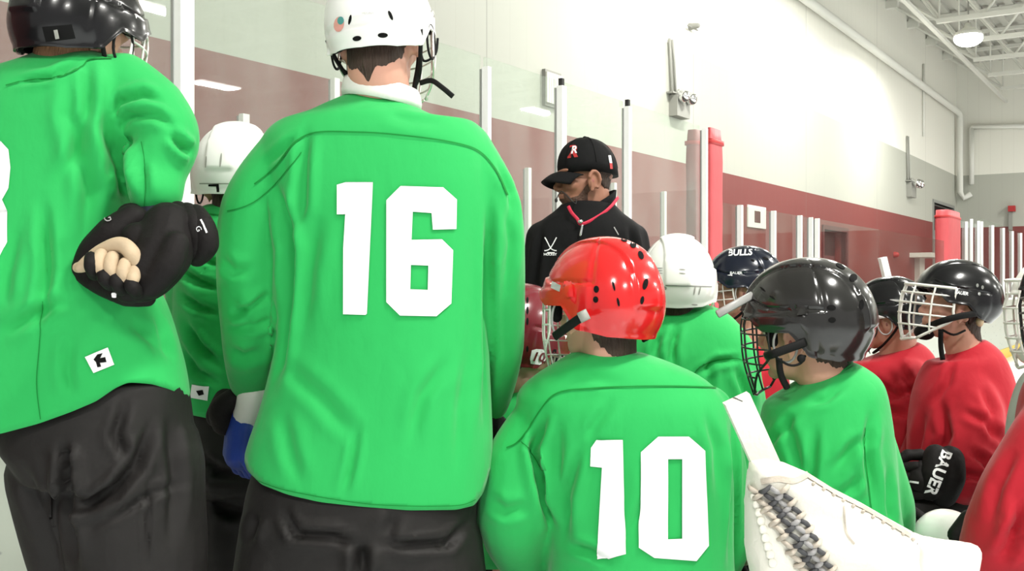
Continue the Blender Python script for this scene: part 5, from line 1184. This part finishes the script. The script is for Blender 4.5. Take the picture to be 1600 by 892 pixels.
# cap
R = []
for i in range(15):
    al = i/14*math.pi/2*.985; z = .028+.112*math.cos(al)**.9 if i < 14 else .028; s_ = math.sin(al)**.8
    ring = [HO @ Vector((.089*s_*math.sin(q), (.108*s_*math.cos(q)-.010), z-(.012 if i == 14 else 0)-.02*(1 if math.cos(q) < 0 else 0)*abs(math.cos(q))*s_)) for q in [2*math.pi*k/48 for k in range(48)]]
    R.append(ring)
mb = MB(); mb.rings(R, cap=True); cap = build('baseball_cap', mb, 'blackfab', t)
V = []; Fc = []
for i in range(9):
    for k in range(21):
        a = math.radians(-62+124*k/20); q = i/8; ext = .072*q*math.cos(a*.95)**.6
        V.append(HO @ Vector((.090*math.sin(a)*(1-.05*q), .098*math.cos(a)-.010+ext, .024+.018*q*0-.030*q*q-.030*math.sin(a)**2)))
for i in range(8):
    for k in range(20): a = i*21+k; Fc.append((a, a+1, a+22, a+21))
me = bpy.data.meshes.new('cap_brim'); me.from_pydata(V, [], Fc); me = evalmesh(me, [('SOLIDIFY', dict(thickness=.005, offset=0))]); link('cap_brim', me, 'blackfab', cap)
build('cap_button', MB().ell(HO @ Vector((0, -.010, .141)), (.009, .009, .006)), 'blackfab', cap)
bc = bvh_of(cap)
textdecal('emblem', 'R', 893, 238, 17, bc, 'redplastic', cap, -8, .35, .002, .06); textdecal('emblem', 'R', 896, 235, 11, bc, 'numwhite', cap, -8, .35, .003, .03)
decal('side_label', [[(950, 243), (954, 243), (956, 255), (952, 255)]], bc, 'numwhite', cap, .002, 4); decal('side_label', [[(952, 255), (956, 255), (957, 264), (953, 264)]], bc, 'redplastic', cap, .002, 4)
for a in (-60, 0, 60, 120, 180, 240):
    q = math.radians(a+30); pts = [HO @ Vector((.0905*math.sin(al)**.8*math.sin(q), .1095*math.sin(al)**.8*math.cos(q)-.010, .0285+.1125*math.cos(al)**.9-.02*(1 if math.cos(q) < 0 else 0)*abs(math.cos(q))*math.sin(al)**.8)) for al in [math.radians(5+80*k/12) for k in range(13)]]
    build('cap_seam', MB().tube(pts, .0011, 5), 'dark', cap)
build('lanyard', MB().tube(spath([P(966, 308, YO-.05), P(955, 322, YO-.09), P(938, 336, YO-.115), P(910, 350, YO-.145), P(902, 342, YO-.14), P(893, 332, YO-.13), P(888, 322, YO-.11)], 5), [(.0065, .0018)]*31, 8, flat=(0, 1, .4)), 'lanyard', t)
build('whistle', MB().capsule([P(910, 352, YO-.155), P(907, 367, YO-.155)], [.004, .0055], 8).ell(P(907, 346, YO-.152), (.010, .006, .008)), 'chrome', t)
build('headset_mic', MB().tube(spath([HO @ Vector((.085, .02, -.02)), P(900, 318, YO-.14), P(880, 300, YO-.13), P(874, 302, YO-.12), P(870, 310, YO-.12)], 5), .0018, 6).ell(P(869, 313, YO-.12), (.006, .006, .008)), 'rubber', t)
bj = bvh_of(j)
def px_r(n, l, w_, m_='numwhite'): return ribbon(n, l, w_, bj, m_, j, .003)
em = []
px_r('emblem', [(852, 371), (861, 388), (870, 392)], 1.6); px_r('emblem', [(870, 371), (860, 388), (851, 392)], 1.6); px_r('emblem', [(855, 395), (867, 395)], 2)
textdecal('lettering', 'HOCKEY', 860, 397.5, 3.6, bj, 'numwhite', j, 0, 0, .003, .04)
px_r('emblem', [(959, 355), (966, 367)], 1.6, 'greystrap')
# ------------------------------------------------------------------ goalie catching glove, stick, pad
YT = 2.0
t = thing('catching_glove', 'big white goalie catching glove with black and grey lacing in the lower right', 'glove', P(1300, 892, YT))
def pillow(name, poly, Y, thick, m, parent, step=7, tilt=0.0, back=True):
    V2, Fc = grid_poly([poly], step); px = np.array([v[0] for v in V2]); py = np.array([v[1] for v in V2])
    d, _ = segdist(px, py, poly+[poly[0]]); e = np.clip(d/34, 0, 1); hgt = np.sqrt(1-(1-e)**2)
    bmp = .006*np.sin(px/21+py/33)+.004*np.sin(py/13-px/40)
    fr = [P(x, y, Y+tilt*(x-poly[0][0])/F*Y) for x, y in V2]
    top = [p+Vector((0, -1, 0))*(float(h)*(thick*.5+float(b))) for p, h, b in zip(fr, hgt, bmp)]; bot = [p+Vector((0, 1, 0))*(float(h)*thick*.5) for p, h in zip(fr, hgt)]
    n = len(fr); mb = MB(); mb.v = [tuple(p) for p in top+bot]; mb.f = list(Fc)+[tuple(reversed([i+n for i in f])) for f in Fc]
    me = bpy.data.meshes.new(name); me.from_pydata(mb.v, [], mb.f); bm = bmesh.new(); bm.from_mesh(me); bmesh.ops.remove_doubles(bm, verts=bm.verts, dist=.0002); bmesh.ops.recalc_face_normals(bm, faces=bm.faces); bm.to_mesh(me); bm.free()
    return link(name, me, m, parent)
pk = pillow('glove_palm', [(1170, 722), (1196, 716), (1224, 722), (1262, 738), (1300, 762), (1345, 785), (1385, 808), (1425, 830), (1436, 850), (1430, 880), (1420, 960), (1330, 1000), (1230, 1000), (1180, 940), (1163, 850), (1163, 790)], YT, .11, 'leather', t)
bp = bvh_of(pk)
pillow('glove_cuff', [(1424, 830), (1445, 838), (1490, 845), (1516, 848), (1528, 853), (1532, 864), (1526, 900), (1515, 960), (1420, 960), (1416, 900)], YT+.03, .10, 'leather', t)
pillow('thumb_flap', [(1352, 880), (1434, 848), (1436, 892), (1430, 930), (1360, 940)], YT-.03, .07, 'leather', t)
ribbon('binding', [(1258, 742), (1300, 768), (1345, 792), (1385, 815), (1422, 838)], 6, bp, 'leatherworn', t, .003)
ribbon('scuff_band', [(1190, 752), (1215, 748), (1240, 752), (1262, 742)], 9, bp, 'leatherworn', t, .003)
ribbon('scuff_band', [(1318, 790), (1322, 830), (1335, 850)], 3, bp, 'leatherworn', t, .002)
rs = random.Random(4)
for i in range(15):                                      # woven pocket lacing
    y = 764+i*10.5; xc = 1196+i*6.2
    for k, (dx, m_) in enumerate(((-16, 'leatherworn'), (0, 'laceblack'), (15, 'lacegrey'), (28, 'laceblack' if i % 2 else 'leatherworn'))):
        x = xc+dx; c0 = cast(bp, x-7, y+(4 if (i+k) % 2 else -4), .004); c1 = cast(bp, x, y, .010); c2 = cast(bp, x+7, y+(-5 if (i+k) % 2 else 5), .004)
        if c0 and c1 and c2: build('lace', MB().capsule([c0, c1, c2], [.0042, .0052, .0042], 8), m_, t)
decal('palm_opening', [[(1351, 879), (1362, 884), (1368, 896), (1366, 905), (1352, 900)]], bvh_of(t.children[-1]) if False else bp, 'laceblack', t, .05, 6)
for i in range(9):
    c0 = cast(bp, 1180+i*3.4, 775+i*13, .002); 
    if c0: build('stitch_bead', MB().ell(c0, (.009, .005, .009)), 'leather', t)
for i in range(11):
    c0 = cast(bp, 1270+i*15.5, 757+i*8.6, .003)
    if c0: build('eyelet', MB().ell(c0, (.004, .003, .0035)), 'leatherworn', t)
s = thing('goalie_stick', 'white stick shaft sticking up behind the big catching glove', 'stick', P(1170, 700, YT+.05))
a = P(1150, 622, YT+.07); b_ = P(1212, 760, YT+.09); ax = (b_-a).normalized(); sd = ax.cross(Vector((0, 1, 0))).normalized(); nn = sd.cross(ax)
L = (b_-a).length*2.8; c = a+ax*L/2
mb = MB().box(c, ax*L/2, sd*.027, nn*.013); sh = build('shaft', mb, 'leather', s, False)
bs = bvh_of(sh); decal('tip_mark', [ellp(1132, 619.5, 3, 2.5)], bs, 'dark', sh, .001, 3); ribbon('tip_mark', [(1138, 619), (1148, 622), (1160, 627)], 1.6, bs, 'laceblack', sh, .001)
p_ = thing('knee_guard', 'white rounded goalie knee guard behind the catching glove', 'guard', P(1478, 850, 2.6))
mb = MB().ell(P(1480, 850, 2.6), (.085, .10, .088), n=28, m=18).capsule([P(1480, 870, 2.6), P(1490, 1000, 2.62), P(1492, 1180, 2.66)], [.085, .085, .07])
me = remeshed(mb, .008, 4); me.name = 'guard_shell'; gs = link('guard_shell', me, 'hwhite', p_)
build('strap', MB().tube([P(1480, 900, 2.6)+Vector((.091*math.cos(q), .091*math.sin(q), 0)) for q in [2*math.pi*k/24 for k in range(24)]], [(.014, .003)]*24, 8, flat=(0, 0, 1), closed=True), 'strap', p_)
# stick behind the far players
YS = 4.3
s = thing('hockey_stick', 'white-taped stick end standing up behind the small black helmet', 'stick', P(1388, 442, YS))
a = P(1379, 404, YS); b_ = P(1388, 442, YS); ax = (b_-a).normalized(); sd = ax.cross(Vector((0, 1, 0))).normalized(); L = 1.45
build('shaft', MB().box(a+ax*L/2, ax*L/2, sd*.010, (0, .015, 0)), 'hblack', s, False); build('grip_tape', MB().box(a+ax*.07, ax*.075, sd*.0135, (0, .018, 0)), 'numwhite', s, False)
e = a+ax*L; e.z = max(e.z, .03); build('stick_blade', MB().box(Vector((e.x+.12, e.y, .045)), (.15, 0, 0), (0, .006, 0), (0, 0, .035)), 'hblack', s, False)
